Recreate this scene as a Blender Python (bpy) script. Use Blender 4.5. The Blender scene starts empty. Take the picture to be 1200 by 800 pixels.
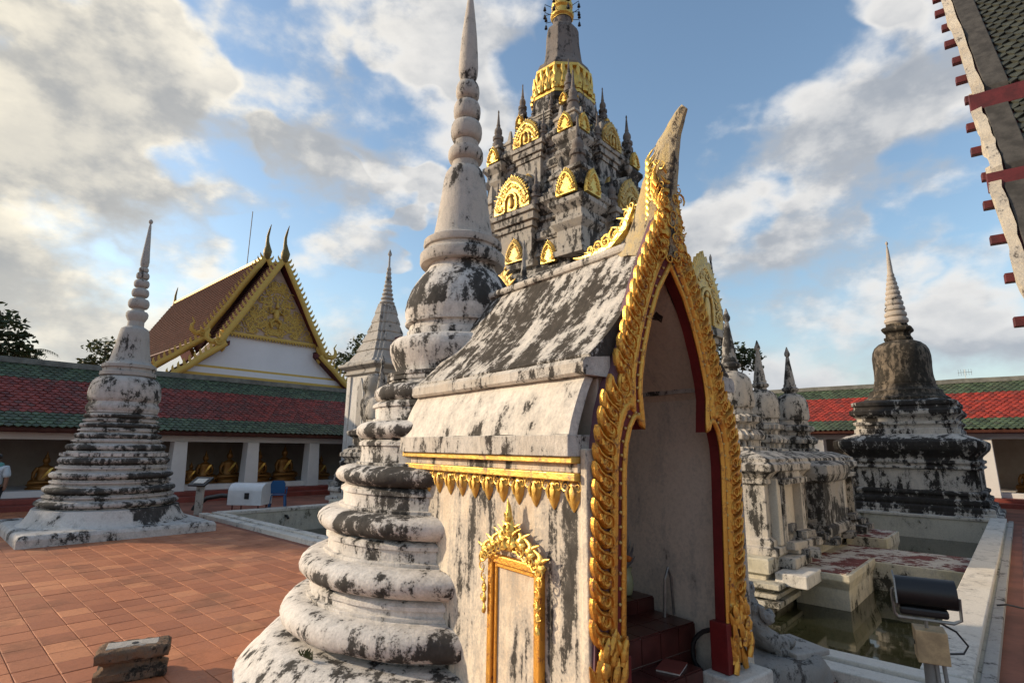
import bpy, math, random
from mathutils import Vector, Matrix, noise as mnoise
R = math.radians
PI = math.pi
random.seed(7)
SC = bpy.context.scene
COL = SC.collection

# ---------------------------------------------------------------- camera
cam_d = bpy.data.cameras.new("camera")
cam_d.sensor_width = 36.0
cam_d.lens = 640.0 / 1200.0 * 36.0
cam_d.clip_start = 0.05
cam_d.clip_end = 3000
cam = bpy.data.objects.new("camera", cam_d)
COL.objects.link(cam)
cam.location = (0, 0, 2.0)
cam.rotation_euler = (Matrix.Rotation(R(90 + 11), 3, 'X') @ Matrix.Rotation(R(0.7), 3, 'Z')).to_euler()
SC.camera = cam

# ---------------------------------------------------------------- light
SUN_AZ, SUN_EL = R(-82), R(20)
SKY_K = 0.1


class NT:
    """small helper to write node trees"""
    def __init__(self, tree):
        self.t = tree
        self.n = tree.nodes
        self.l = tree.links

    def node(self, kind, **props):
        x = self.n.new(kind)
        for k, v in props.items():
            setattr(x, k, v)
        return x

    def put(self, sock, val):
        if val is None:
            return
        if hasattr(val, 'is_linked') or isinstance(val, bpy.types.NodeSocket):
            self.l.new(val, sock)
        else:
            if isinstance(val, (tuple, list)) and len(val) == 3 and sock.type == 'RGBA':
                val = (*val, 1)
            sock.default_value = val

    def math(self, op, a, b=None, c=None, clamp=False):
        x = self.node('ShaderNodeMath', operation=op, use_clamp=clamp)
        self.put(x.inputs[0], a)
        self.put(x.inputs[1], b)
        self.put(x.inputs[2], c)
        return x.outputs[0]

    def vmath(self, op, a, b=None, scale=None):
        x = self.node('ShaderNodeVectorMath', operation=op)
        self.put(x.inputs[0], a)
        if b is not None:
            self.put(x.inputs[1], b)
        if scale is not None:
            self.put(x.inputs['Scale'], scale)
        return x.outputs['Value'] if op in ('DOT_PRODUCT', 'LENGTH') else x.outputs[0]

    def mix(self, f, a, b):
        x = self.node('ShaderNodeMix', data_type='RGBA')
        self.put(x.inputs[0], f)
        self.put(x.inputs[6], a)
        self.put(x.inputs[7], b)
        return x.outputs[2]

    def mapr(self, v, a, b, c=0.0, d=1.0, smooth=True):
        x = self.node('ShaderNodeMapRange', clamp=True)
        x.interpolation_type = 'SMOOTHSTEP' if smooth else 'LINEAR'
        self.put(x.inputs[0], v)
        x.inputs[1].default_value = a
        x.inputs[2].default_value = b
        x.inputs[3].default_value = c
        x.inputs[4].default_value = d
        return x.outputs[0]

    def noise(self, vec, scale, detail=4, rough=0.55, dist=0.0, color=False):
        x = self.node('ShaderNodeTexNoise')
        self.put(x.inputs['Vector'], vec)
        x.inputs['Scale'].default_value = scale
        x.inputs['Detail'].default_value = detail
        x.inputs['Roughness'].default_value = rough
        x.inputs['Distortion'].default_value = dist
        return x.outputs['Color'] if color else x.outputs[0]

    def scale(self, vec, s):
        return self.vmath('MULTIPLY', vec, s)

    def pos(self):
        return self.node('ShaderNodeNewGeometry').outputs['Position']

    def obj(self):
        return self.node('ShaderNodeTexCoord').outputs['Object']

    def attr(self, name):
        x = self.node('ShaderNodeAttribute', attribute_name=name)
        return x.outputs['Fac']


def dirv(az, el):
    return (math.cos(el) * math.sin(az), math.cos(el) * math.cos(az), math.sin(el))


world = bpy.data.worlds.new("World")
SC.world = world
world.use_nodes = True
w = NT(world.node_tree)
w.n.clear()
sky = w.node('ShaderNodeTexSky', sky_type='NISHITA')
sky.sun_disc = False
sky.sun_elevation = SUN_EL
sky.sun_rotation = SUN_AZ
sky.air_density = 1.2
sky.dust_density = 1.0
sky.ozone_density = 2.0
dvec = w.vmath('NORMALIZE', w.node('ShaderNodeTexCoord').outputs['Generated'])
sep = w.node('ShaderNodeSeparateXYZ')
w.put(sep.inputs[0], dvec)
dz = sep.outputs[2]
# cloud banks: azimuth, elevation, angular radius (deg), weight (a negative weight is a blue gap)
BANKS = [(-45, 25, 11, 1), (-40, 17, 11, .75), (-36, 25, 9, 1), (-28, 30, 5.5, 1), (-21, 27, 8, 1), (-18, 40, 6, 1), (-7, 41, 7.5, 1), (-3, 34.5, 4.5, .9), (-12, 24.5, 3, .9), (-33, 37, 6, .5),
         (29, 25, 7, 1), (37, 26, 8, 1), (43, 33, 6, 1), (37, 39, 4.5, .9), (31, 17, 9, .7),
         (19, 41, 13, -1.1), (10, 36, 7, -.8), (31, 34, 4.5, -.8), (44, 19.5, 4, -.6), (-16, 33, 4.5, -.6), (-44, 38, 7, -.6), (-26, 37, 5, -.5), (1, 29, 5, -.6), (-33, 31.5, 4.5, -.4)]

warp = w.vmath('SUBTRACT', w.noise(w.scale(dvec, (1, 1, 1.5)), 5.0, 3, .5, color=True), (.5, .5, .5))
wv_ = w.vmath('ADD', dvec, w.vmath('SCALE', warp, scale=.11))
tot = None
for a_, e_, r_, k_ in BANKS:
    m_ = w.mapr(w.vmath('DOT_PRODUCT', wv_, dirv(R(a_), R(e_))), math.cos(R(r_ * 1.5)), math.cos(R(r_ * .1)), 0, k_)
    tot = m_ if tot is None else w.math('ADD', tot, m_)
# clouds stack up towards the horizon, all the way round
tot = w.math('ADD', tot, w.mapr(dz, .06, .34, .85, 0.0))
tot = w.math('MINIMUM', w.math('MAXIMUM', tot, -.9), 1.1)


def cloud_noise(vec, detail):
    big = w.noise(w.scale(vec, (1, 1, 1.6)), 5.2, detail, .57)
    lump = w.noise(w.scale(vec, (1, 1, 1.9)), 2.6, 2, .5)
    return w.math('ADD', big, w.math('MULTIPLY', lump, .35))


base_ = w.math('MULTIPLY', tot, .20)
f0 = w.math('ADD', base_, cloud_noise(dvec, 8))
sunv = dirv(SUN_AZ, SUN_EL)
toward = w.vmath('ADD', dvec, tuple(.045 * (s * .8 + u) for s, u in zip(sunv, (0, 0, .75))))
f1 = w.math('ADD', base_, cloud_noise(toward, 6))
alpha = w.mapr(f0, .64, .92)
thick = w.mapr(f0, .72, 1.16)
lit = w.mapr(w.math('SUBTRACT', f0, f1), -.10, .13)
sundot = w.vmath('DOT_PRODUCT', dvec, sunv)
glow = w.mapr(sundot, .35, 1.0)
shade_col = w.mix(glow, (2.9, 3.3, 3.9), (3.5, 3.55, 3.55))
lit_col = w.mix(glow, (8.4, 8.2, 7.9), (11.5, 10.3, 7.9))
# thick cloud is grey below, thin edges and sunward flanks are bright
body = w.math('MULTIPLY', lit, w.math('SUBTRACT', 1.0, w.math('MULTIPLY', thick, .5)))
rim = w.math('MULTIPLY', w.math('SUBTRACT', 1.0, thick), .30)
body = w.math('ADD', w.math('MULTIPLY', body, .85), rim, clamp=True)
ccol = w.mix(body, shade_col, lit_col)
# air between us and the low clouds
lowair = w.mapr(dz, .02, .30, 1.0, 0.0)
skyc = w.vmath('MULTIPLY', sky.outputs[0], (1.95, 1.95, 1.9))
hazec = w.mix(glow, (4.6, 5.1, 5.8), (7.4, 7.0, 6.0))
skyc = w.mix(w.math('MULTIPLY', lowair, .5), skyc, hazec)
ccol = w.mix(w.math('MULTIPLY', lowair, .45), ccol, hazec)
final = w.mix(w.math('MULTIPLY', alpha, .97), skyc, ccol)
bg = w.node('ShaderNodeBackground')
w.put(bg.inputs[0], final)
bg.inputs[1].default_value = SKY_K
wo = w.node('ShaderNodeOutputWorld')
w.l.new(bg.outputs[0], wo.inputs[0])

sun_d = bpy.data.lights.new("sun", 'SUN')
sun_d.energy = 4.4
sun_d.angle = R(1.5)
sun_d.color = (1.0, .80, .57)
sun = bpy.data.objects.new("sun", sun_d)
COL.objects.link(sun)
sun.rotation_euler = Vector(sunv).to_track_quat('Z', 'Y').to_euler()
sun.location = (-30, 5, 25)

SC.view_settings.view_transform = 'Standard'
SC.view_settings.look = 'None'
SC.view_settings.exposure = 0.12
SC.view_settings.gamma = 1.0
SC.render.engine = 'CYCLES'
SC.cycles.max_bounces = 6

# ---------------------------------------------------------------- places
POOL_ROT = R(47.5)
AX, AY = 3.65, 5.25          # pool corner by the floodlight
E2 = (math.cos(POOL_ROT), math.sin(POOL_ROT))
E1 = (-math.sin(POOL_ROT), math.cos(POOL_ROT))


def P(v, u, z=0.0):
    """courtyard plan: v runs along the right pool wall, u along the near one"""
    return Vector((AX + E2[0] * v + E1[0] * u, AY + E2[1] * v + E1[1] * u, z))


# ---------------------------------------------------------------- mesh helper
class MB:
    def __init__(self):
        self.v = []
        self.f = []
        self.b = {}

    def add(self, vs, fs):
        o = len(self.v)
        self.v.extend(tuple(p) for p in vs)
        self.f.extend([tuple(i + o for i in q) for q in fs])
        return o

    def box(self, x0, x1, y0, y1, z0, z1):
        self.add([(x0, y0, z0), (x1, y0, z0), (x1, y1, z0), (x0, y1, z0), (x0, y0, z1), (x1, y0, z1), (x1, y1, z1), (x0, y1, z1)],
                 [(3, 2, 1, 0), (4, 5, 6, 7), (0, 1, 5, 4), (1, 2, 6, 5), (2, 3, 7, 6), (3, 0, 4, 7)])
        return self

    def obox(self, c, s, m=None):
        o = len(self.v)
        self.box(-s[0] / 2, s[0] / 2, -s[1] / 2, s[1] / 2, -s[2] / 2, s[2] / 2)
        m = m or Matrix.Identity(3)
        for i in range(o, len(self.v)):
            self.v[i] = tuple(m @ Vector(self.v[i]) + Vector(c))
        return self

    def loft(self, loops, cap0=True, cap1=True):
        n = len(loops[0])
        o = len(self.v)
        for lp in loops:
            self.v.extend(tuple(p) for p in lp)
        for i in range(len(loops) - 1):
            for j in range(n):
                a = o + i * n + j
                b_ = o + i * n + (j + 1) % n
                self.f.append((a, b_, b_ + n, a + n))
        if cap0:
            self.f.append(tuple(o + j for j in reversed(range(n))))
        if cap1:
            self.f.append(tuple(o + (len(loops) - 1) * n + j for j in range(n)))
        return self

    def lathe(self, prof, n=48, cx=0, cy=0, phase=0.0, wob=0.0, seed=0.0):
        loops = []
        for r, z in prof:
            lp = []
            for j in range(n):
                a = phase + 2 * PI * j / n
                rr = r
                if wob:
                    q = Vector((math.cos(a) * r * 2.2 + seed, math.sin(a) * r * 2.2, z * 3.2))
                    rr = r + wob * (mnoise.noise(q) + .5 * mnoise.noise(q * 3.1) - 1.6 * max(0.0, mnoise.noise(q * 6.3) - .22)) * min(1, r * 2)
                lp.append((cx + rr * math.cos(a), cy + rr * math.sin(a), z))
            loops.append(lp)
        return self.loft(loops)

    def square(self, prof, cx=0, cy=0, d=None):
        """stack of squares (half size, z); d gives stepped (redented) corners"""
        loops = []
        for h, z in prof:
            if d:
                k = min(d, h * .3)
                q = [(h, h - 2 * k), (h - k, h - 2 * k), (h - k, h - k), (h - 2 * k, h - k), (h - 2 * k, h)]
            else:
                q = [(h, h)]
            lp = []
            for t in range(4):
                c, s = ((1, 0), (0, 1), (-1, 0), (0, -1))[t]
                lp += [(cx + c * x - s * y, cy + s * x + c * y, z) for x, y in q]
            loops.append(lp)
        return self.loft(loops)

    def prism(self, out, to3, d0, d1):
        """outline (a,b) pushed from depth d0 to d1, to3 maps (a,b,depth)"""
        n = len(out)
        o = self.add([to3(a, b, d0) for a, b in out] + [to3(a, b, d1) for a, b in out], [])
        self.f.append(tuple(o + i for i in reversed(range(n))))
        self.f.append(tuple(o + n + i for i in range(n)))
        for i in range(n):
            j = (i + 1) % n
            self.f.append((o + i, o + j, o + n + j, o + n + i))
        return self

    def tube(self, pts, rad, n=6, cap=True):
        """round tube through 3-D points"""
        P_ = [Vector(p) for p in pts]
        if not isinstance(rad, (list, tuple)):
            rad = [rad] * len(P_)
        up = Vector((0.13, 0.21, .97))
        loops = []
        prev = None
        for i, p in enumerate(P_):
            t = (P_[min(i + 1, len(P_) - 1)] - P_[max(i - 1, 0)])
            t = t.normalized() if t.length else Vector((0, 0, 1))
            if prev is None:
                ref = up if abs(t.dot(up)) < .95 else Vector((1, 0, 0))
                x = t.cross(ref).normalized()
            else:
                x = (prev - t * prev.dot(t)).normalized()
            prev = x
            y = t.cross(x)
            loops.append([p + x * rad[i] * math.cos(2 * PI * k / n) + y * rad[i] * math.sin(2 * PI * k / n) for k in range(n)])
        return self.loft(loops, cap, cap)

    def ribbon(self, pts, rad, to3, n=6, flat=.7, base=0.0):
        """tapered relief line in a plane: pts (a,b), radius list, to3 maps (a,b,depth)"""
        loops = []
        for i, (a, b) in enumerate(pts):
            a0, b0 = pts[max(i - 1, 0)]
            a1, b1 = pts[min(i + 1, len(pts) - 1)]
            tx, ty = a1 - a0, b1 - b0
            l = math.hypot(tx, ty) or 1
            px, py = -ty / l, tx / l
            r = rad[i] if isinstance(rad, (list, tuple)) else rad
            loops.append([to3(a + px * r * math.cos(2 * PI * k / n), b + py * r * math.cos(2 * PI * k / n), base + flat * r * math.sin(2 * PI * k / n)) for k in range(n)])
        return self.loft(loops)

    def ball(self, c, r, n=10, m=7, mat=None):
        if not isinstance(r, (list, tuple)):
            r = (r, r, r)
        loops = []
        for i in range(m + 1):
            a = -PI / 2 + PI * (i + .02) / (m + .04)
            lp = []
            for k in range(n):
                q = Vector((r[0] * math.cos(a) * math.cos(2 * PI * k / n), r[1] * math.cos(a) * math.sin(2 * PI * k / n), r[2] * math.sin(a)))
                if mat:
                    q = mat @ q
                lp.append(q + Vector(c))
            loops.append(lp)
        return self.loft(loops)

    def rough(self, amp, sc, seed=0):
        for i, p in enumerate(self.v):
            q = Vector(p) * sc + Vector((seed, seed * 1.7, seed * .3))
            d = mnoise.noise_vector(q)
            self.v[i] = tuple(Vector(p) + d * amp)
        return self

    def mesh(self, name, smooth=None):
        me = bpy.data.meshes.new(name)
        me.from_pydata(self.v, [], self.f)
        me.validate(clean_customdata=False)
        if smooth is not None:
            me.polygons.foreach_set('use_smooth', [True] * len(me.polygons))
            try:
                me.set_sharp_from_angle(angle=R(smooth))
            except Exception:
                pass
        me.update()
        return me

    def build(self, name, mat, parent=None, smooth=None, loc=None, rot=None, bevel=None):
        o = bpy.data.objects.new(name, self.mesh(name, smooth))
        COL.objects.link(o)
        o.data.materials.append(mat)
        if parent is not None:
            o.parent = parent
        if loc is not None:
            o.location = loc
        if rot is not None:
            o.rotation_euler = (0, 0, rot)
        if bevel:
            b = o.modifiers.new('bevel', 'BEVEL')
            b.width = bevel
            b.segments = 2
            b.limit_method = 'ANGLE'
        return o


def tag(o, label, cat, group=None):
    o['label'] = label
    o['category'] = cat
    if group:
        o['group'] = group
    return o


def thing(name, label, cat, loc=(0, 0, 0), rot=0.0, group=None):
    o = bpy.data.objects.new(name, None)
    o.empty_display_size = .2
    COL.objects.link(o)
    o.location = loc
    o.rotation_euler = (0, 0, rot)
    return tag(o, label, cat, group)


def struct(o, kind='structure'):
    o['kind'] = kind
    return o


def inst(src, parent=None, loc=None, rot=None, scale=None, name=None):
    c = src.copy()
    COL.objects.link(c)
    c.parent = parent
    if loc is not None:
        c.location = loc
    if rot is not None:
        c.rotation_euler = rot if isinstance(rot, (tuple, list)) else (0, 0, rot)
    if scale is not None:
        c.scale = scale
    if name:
        c.name = name
    return c


def part_from(me, name, mat, parent, loc=(0, 0, 0), rot=(0, 0, 0), scale=(1, 1, 1)):
    """an object of its own that shares mesh data"""
    o = bpy.data.objects.new(name, me)
    COL.objects.link(o)
    if not me.materials:
        me.materials.append(mat)
    o.parent = parent
    o.location = loc
    o.rotation_euler = rot
    o.scale = scale
    return o


# ---------------------------------------------------------------- materials
def new_mat(name):
    m = bpy.data.materials.new(name)
    m.use_nodes = True
    t = NT(m.node_tree)
    return m, t, t.n['Principled BSDF']


def bump(t, bs, h, strength=.4, dist=.02):
    b = t.node('ShaderNodeBump')
    b.inputs['Strength'].default_value = strength
    b.inputs['Distance'].default_value = dist
    t.put(b.inputs['Height'], h)
    t.l.new(b.outputs[0], bs.inputs['Normal'])


def stucco(name, base=(.62, .57, .49), lo=.56, soft=.09, sc=1.6, streak=.45, dark=(.03, .028, .026), tint=(.42, .34, .24),
           tintamt=.5, bumps=.5, fine=.35, seed=0.0, streakvec=(5, 5, .7), obj=False, grey=(.33, .32, .30), greyamt=.5):
    """old limewash: cream with ochre wash, grey weathering and black mould patches and runs"""
    m, t, bs = new_mat(name)
    p = t.vmath('ADD', t.obj() if obj else t.pos(), (seed, seed * .37, seed * .11))
    n1 = t.noise(p, sc, 6, .60, .6)
    n2 = t.noise(t.scale(p, streakvec), 1.0, 6, .60, .25)
    n3 = t.noise(t.scale(p, (1, 1, .55)), sc * 6, 7, .70)
    n5 = t.noise(p, sc * 30, 4, .7)
    q = t.math('ADD', t.math('MULTIPLY', n1, 1 - streak), t.math('MULTIPLY', n2, streak))
    q = t.math('MULTIPLY_ADD', t.math('SUBTRACT', q, .5), 1.5, .5)
    q = t.math('ADD', q, t.attr('bias'))
    # broad grime, then ragged speckled mould where the grime is heavy
    r_ = t.math('ADD', q, t.math('MULTIPLY', t.math('SUBTRACT', n3, .5), .55 + fine))
    r_ = t.math('ADD', r_, t.math('MULTIPLY', t.math('SUBTRACT', n5, .5), .30))
    st = t.mapr(r_, lo, lo + soft + .05, 0, .96)
    gr = t.mapr(r_, lo - .20, lo + .04, 0, greyamt)
    n4 = t.noise(p, sc * .6, 5, .6)
    ti = t.mapr(t.math('ADD', t.math('MULTIPLY', n4, .7), t.math('MULTIPLY', n3, .3)), .42, .68, 0, tintamt)
    c = t.mix(ti, base, tint)
    c = t.mix(t.mapr(n5, .38, .72, 0, .35), c, tuple(k * .55 for k in base))
    c = t.mix(gr, c, grey)
    c = t.mix(st, c, t.mix(t.mapr(n3, .35, .68), tuple(k * 1.5 + .004 for k in dark), tuple(k * .7 for k in dark)))
    t.put(bs.inputs['Base Color'], c)
    bs.inputs['Roughness'].default_value = .92
    bs.inputs['Specular IOR Level'].default_value = .25
    h = t.math('ADD', t.math('MULTIPLY', n3, .9), t.math('MULTIPLY', n5, .30))
    h = t.math('SUBTRACT', h, t.math('MULTIPLY', st, .25))
    bump(t, bs, h, bumps, .03)
    return m


def paint(name, col, rough=.6, metal=0.0, var=.25, sc=3.0, bumps=.1, dirt=None, dlo=.58):
    m, t, bs = new_mat(name)
    p = t.pos()
    n = t.noise(p, sc, 6, .62)
    n2 = t.noise(p, sc * 12, 4, .65)
    c = t.mix(t.mapr(n, .3, .7, 0, 1), tuple(k * (1 - var) for k in col), tuple(min(1, k * (1 + var * .5)) for k in col))
    c = t.mix(t.mapr(n2, .45, .75, 0, var), c, tuple(k * .5 for k in col))
    if dirt:
        d = t.noise(t.scale(p, (4, 4, .8)), 1.0, 7, .65)
        dd = t.math('ADD', t.math('MULTIPLY', d, .5), t.math('MULTIPLY', n, .5))
        c = t.mix(t.mapr(dd, dlo, dlo + .09), c, dirt)
    t.put(bs.inputs['Base Color'], c)
    bs.inputs['Roughness'].default_value = rough
    bs.inputs['Metallic'].default_value = metal
    bump(t, bs, t.math('ADD', n, t.math('MULTIPLY', n2, .4)), bumps, .02)
    return m


def gold(name, col=(.78, .50, .12), rough=.34, worn=(.30, .14, .04), wlo=.55, sc=9.0, metal=.75):
    m, t, bs = new_mat(name)
    p = t.pos()
    n = t.noise(p, sc, 6, .65)
    n2 = t.noise(p, sc * 5, 4, .6)
    w_ = t.mapr(t.math('ADD', t.math('MULTIPLY', n, .7), t.math('MULTIPLY', n2, .3)), wlo, wlo + .12)
    c = t.mix(w_, t.mix(n2, tuple(k * .8 for k in col), col), worn)
    t.put(bs.inputs['Base Color'], c)
    t.put(bs.inputs['Roughness'], t.mapr(n2, .3, .7, rough - .06, rough + .22))
    t.put(bs.inputs['Metallic'], t.math('MULTIPLY', t.math('SUBTRACT', 1.0, w_), metal))
    bump(t, bs, t.math('ADD', n2, n), .35, .012)
    return m


M = {}
M['chedi'] = stucco('chedi_limewash', (.70, .67, .63), lo=.55, soft=.05, sc=1.5, streak=.45, streakvec=(6, 6, .9), bumps=.5, tintamt=.22, greyamt=.42, fine=.15)
M['chedi_top'] = stucco('chedi_spire_limewash', (.52, .48, .43), lo=.575, soft=.06, sc=2.6, streak=.35, bumps=.45, tintamt=.2, greyamt=.6, seed=3.1)
M['wall'] = stucco('shrine_wall_limewash', (.72, .63, .50), lo=.555, soft=.06, sc=1.6, fine=.1, streak=.85, streakvec=(6, 6, .55), dark=(.045, .042, .038), tint=(.50, .36, .22), tintamt=.75, seed=11, greyamt=.65)
M['roofstone'] = stucco('shrine_roof_limewash', (.68, .64, .58), lo=.435, soft=.05, sc=2.6, streak=.45, streakvec=(1.6, 8, 1.2), obj=True, fine=.2, dark=(.032, .026, .02), tintamt=.3, seed=5, bumps=.7)
M['roofband'] = stucco('shrine_band_limewash', (.62, .58, .52), lo=.53, soft=.06, sc=3.0, streak=.5, dark=(.035, .03, .026), seed=6, bumps=.6)
M['roofcurve'] = stucco('shrine_lower_roof_limewash', (.73, .68, .60), lo=.585, soft=.05, fine=.15, sc=1.2, streak=.6, streakvec=(4.5, 4.5, .9), dark=(.04, .036, .03), tintamt=.35, seed=8.3)
M['leftchedi'] = stucco('courtyard_chedi_limewash', (.50, .48, .46), lo=.50, soft=.07, sc=2.0, streak=.15, streakvec=(2, 2, 7), dark=(.03, .03, .028), tintamt=.12, seed=21, greyamt=.75)
M['leftspire'] = stucco('courtyard_chedi_spire_limewash', (.40, .39, .37), lo=.60, soft=.1, sc=2.2, streak=.6, tintamt=.15, seed=23, greyamt=.6)
M['plinth'] = stucco('plinth_limewash', (.58, .56, .53), lo=.55, soft=.06, sc=1.1, streak=.1, tintamt=.15, seed=28, greyamt=.6)
M['rightbase'] = stucco('moulded_base_limewash', (.62, .58, .52), lo=.455, soft=.05, sc=1.1, fine=.15, streak=.55, streakvec=(3.2, 3.2, .5), dark=(.018, .016, .015), tintamt=.2, seed=31, greyamt=.5)
M['rightbell'] = stucco('dark_bell_stone', (.20, .165, .125), lo=.36, soft=.10, sc=1.5, streak=.65, streakvec=(4, 4, .4), dark=(.03, .026, .02), tintamt=.6, seed=35, greyamt=.5, grey=(.09, .072, .056))
M['rightspire'] = stucco('ringed_spire_stone', (.46, .40, .34), lo=.57, soft=.09, sc=2.0, streak=.3, tintamt=.3, seed=37, greyamt=.5)
M['tower'] = stucco('tower_stone', (.42, .38, .32), lo=.475, soft=.08, sc=1.1, streak=.5, streakvec=(2.6, 2.6, .5), dark=(.032, .03, .028), tint=(.34, .28, .21), tintamt=.5, seed=41, greyamt=.7)
M['towerdark'] = stucco('tower_cornice_stone', (.34, .31, .27), lo=.435, soft=.08, sc=1.4, streak=.3, dark=(.025, .024, .023), tintamt=.3, seed=43, greyamt=.8)
M['spiredark'] = stucco('tower_spire_stone', (.20, .18, .165), lo=.52, soft=.14, sc=1.6, streak=.5, dark=(.04, .038, .036), tintamt=.35, tint=(.20, .15, .11), seed=45, greyamt=.4, grey=(.15, .14, .135))
M['sanct'] = stucco('sanctuary_limewash', (.54, .49, .42), lo=.485, soft=.06, sc=1.6, streak=.6, streakvec=(4, 4, .45), dark=(.03, .028, .025), tintamt=.3, seed=51, greyamt=.6)
M['sanctclean'] = stucco('sanctuary_niche_limewash', (.66, .60, .50), lo=.66, soft=.08, sc=1.3, streak=.5, tintamt=.35, seed=53, greyamt=.4)
M['platform'] = stucco('platform_limewash', (.60, .56, .46), lo=.585, soft=.08, sc=1.2, streak=.2, tint=(.40, .35, .20), tintamt=.7, seed=55, dark=(.04, .038, .03), greyamt=.5)
M['blackstone'] = stucco('black_step_stone', (.20, .19, .18), lo=.42, soft=.1, sc=3.0, streak=.2, dark=(.018, .018, .018), seed=57)
M['poolwall'] = stucco('pool_wall_limewash', (.60, .58, .50), lo=.64, soft=.10, sc=1.0, streak=.45, streakvec=(1.5, 1.5, .4), tint=(.38, .36, .24), tintamt=.5, seed=61, dark=(.09, .085, .05), greyamt=.35, bumps=.2)
M['coping'] = stucco('coping_limewash', (.66, .63, .57), lo=.66, soft=.08, sc=2.2, streak=.1, tintamt=.25, seed=63, dark=(.12, .11, .09), greyamt=.5, bumps=.3)
M['concrete'] = stucco('grey_concrete', (.42, .40, .37), lo=.60, soft=.1, sc=2.4, streak=.2, tintamt=.3, seed=65, dark=(.07, .065, .06), greyamt=.6)
M['statue'] = stucco('worn_statue_stone', (.34, .33, .31), lo=.56, soft=.12, sc=5.0, streak=.1, tintamt=.2, seed=67, dark=(.08, .075, .07), greyamt=.6, bumps=.9)
M['white'] = paint('white_wall_paint', (.66, .65, .63), .8, var=.10, sc=.8, dirt=(.40, .38, .35), dlo=.66)
M['white2'] = paint('white_gable_paint', (.70, .69, .70), .8, var=.06, sc=.5)
M['mondop'] = stucco('white_spired_hall_wall', (.66, .64, .60), lo=.66, soft=.1, sc=.8, streak=.6, tintamt=.15, seed=71, greyamt=.4)
M['inner'] = stucco('shrine_inside_plaster', (.72, .62, .51), lo=.69, soft=.2, sc=1.2, streak=.5, tintamt=.25, seed=73, greyamt=.4, bumps=.15)
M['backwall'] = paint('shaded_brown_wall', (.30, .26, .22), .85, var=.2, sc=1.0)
M['darkbronze'] = gold('dark_bronze', (.20, .15, .05), rough=.5, worn=(.07, .06, .03), wlo=.5, metal=.5)
M['rod'] = paint('dark_rod', (.08, .08, .085), .6)
M['goldbar'] = gold('worn_gilded_bar', (.80, .52, .13), rough=.38, worn=(.34, .20, .10), wlo=.50, sc=6, metal=.75)
M['gold'] = gold('gilded_stucco', (.84, .56, .14), rough=.30, worn=(.24, .13, .045), wlo=.555, metal=.85)
M['goldframe'] = gold('gilded_frame', (.80, .42, .085), rough=.34, worn=(.24, .065, .02), wlo=.525, sc=14, metal=.9)
M['goldband'] = gold('gilded_tower_band', (.80, .55, .14), rough=.4, worn=(.22, .13, .05), wlo=.575)
M['goldpaint'] = gold('yellow_gold_paint', (.60, .40, .09), rough=.55, worn=(.26, .15, .05), wlo=.57, metal=.25)
M['goldpale'] = gold('pale_gold_relief', (.66, .48, .18), rough=.5, worn=(.40, .22, .12), wlo=.54, metal=.35)
M['goldworn'] = gold('worn_tower_gilding', (.78, .52, .14), rough=.36, worn=(.16, .11, .06), wlo=.50, sc=5, metal=.8)
M['goldold'] = gold('tarnished_gilding', (.62, .42, .13), rough=.42, worn=(.17, .13, .09), wlo=.52, metal=.65)
M['bronze'] = gold('gilded_statue', (.24, .11, .025), rough=.38, worn=(.16, .06, .02), wlo=.56, metal=.6)
M['red'] = paint('dark_red_paint', (.16, .012, .012), .5, var=.3, sc=4)
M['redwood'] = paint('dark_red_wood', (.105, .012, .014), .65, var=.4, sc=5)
M['purple'] = paint('purple_brown_paint', (.15, .07, .09), .7, var=.4, sc=6)
M['redfloor'] = paint('red_floor_paint', (.24, .05, .035), .6, var=.3, sc=2)
M['redworn'] = stucco('worn_red_floor', (.56, .52, .46), lo=.455, soft=.03, sc=1.3, streak=.2, dark=(.13, .030, .026), seed=77, tintamt=.2, greyamt=.3)


def tile_mat(name, col, dirtc, rough=.42):
    """glazed roof tiles: each tile its own tone, grime in patches"""
    m, t, bs = new_mat(name)
    g_ = t.node('ShaderNodeNewGeometry')
    rnd_ = g_.outputs['Random Per Island']
    p = t.pos()
    c = t.mix(rnd_, tuple(k * .55 for k in col), tuple(k * 1.45 for k in col))
    c = t.mix(t.mapr(rnd_, .93, .97, 0, .8), c, dirtc)
    n = t.noise(p, .7, 6, .65)
    n2 = t.noise(p, 14, 4, .7)
    c = t.mix(t.mapr(t.math('ADD', t.math('MULTIPLY', n, .75), t.math('MULTIPLY', n2, .25)), .46, .66, 0, .75), c, dirtc)
    t.put(bs.inputs['Base Color'], c)
    t.put(bs.inputs['Roughness'], t.mapr(n2, .3, .7, rough, rough + .3))
    bump(t, bs, n2, .2, .01)
    return m


M['tilered'] = tile_mat('red_roof_tile', (.19, .030, .020), (.085, .042, .034))
M['tileredr'] = tile_mat('bright_red_roof_tile', (.30, .036, .020), (.13, .038, .028))
M['tilegreen'] = tile_mat('green_roof_tile', (.060, .088, .048), (.055, .058, .038))
M['tilebrown'] = paint('brown_roof_tile', (.075, .030, .022), .9, var=.4, sc=4)
M['tilebrown'].node_tree.nodes['Principled BSDF'].inputs['Specular IOR Level'].default_value = .08
M['tiledark'] = paint('old_dark_roof_tile', (.055, .06, .045), .7, var=.5, sc=6)
M['ridge'] = paint('grey_ridge_cement', (.16, .16, .14), .9, var=.4, sc=3)
M['pinkpanel'] = paint('pale_pink_panel', (.42, .30, .22), .7, var=.25, sc=3)
M['oldplank'] = paint('old_grey_plank', (.06, .056, .05), .9, var=.5, sc=6)
M['drift'] = stucco('weathered_board', (.56, .50, .40), lo=.60, soft=.1, sc=5, streak=.4, tintamt=.6, seed=81, dark=(.09, .075, .06))
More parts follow.
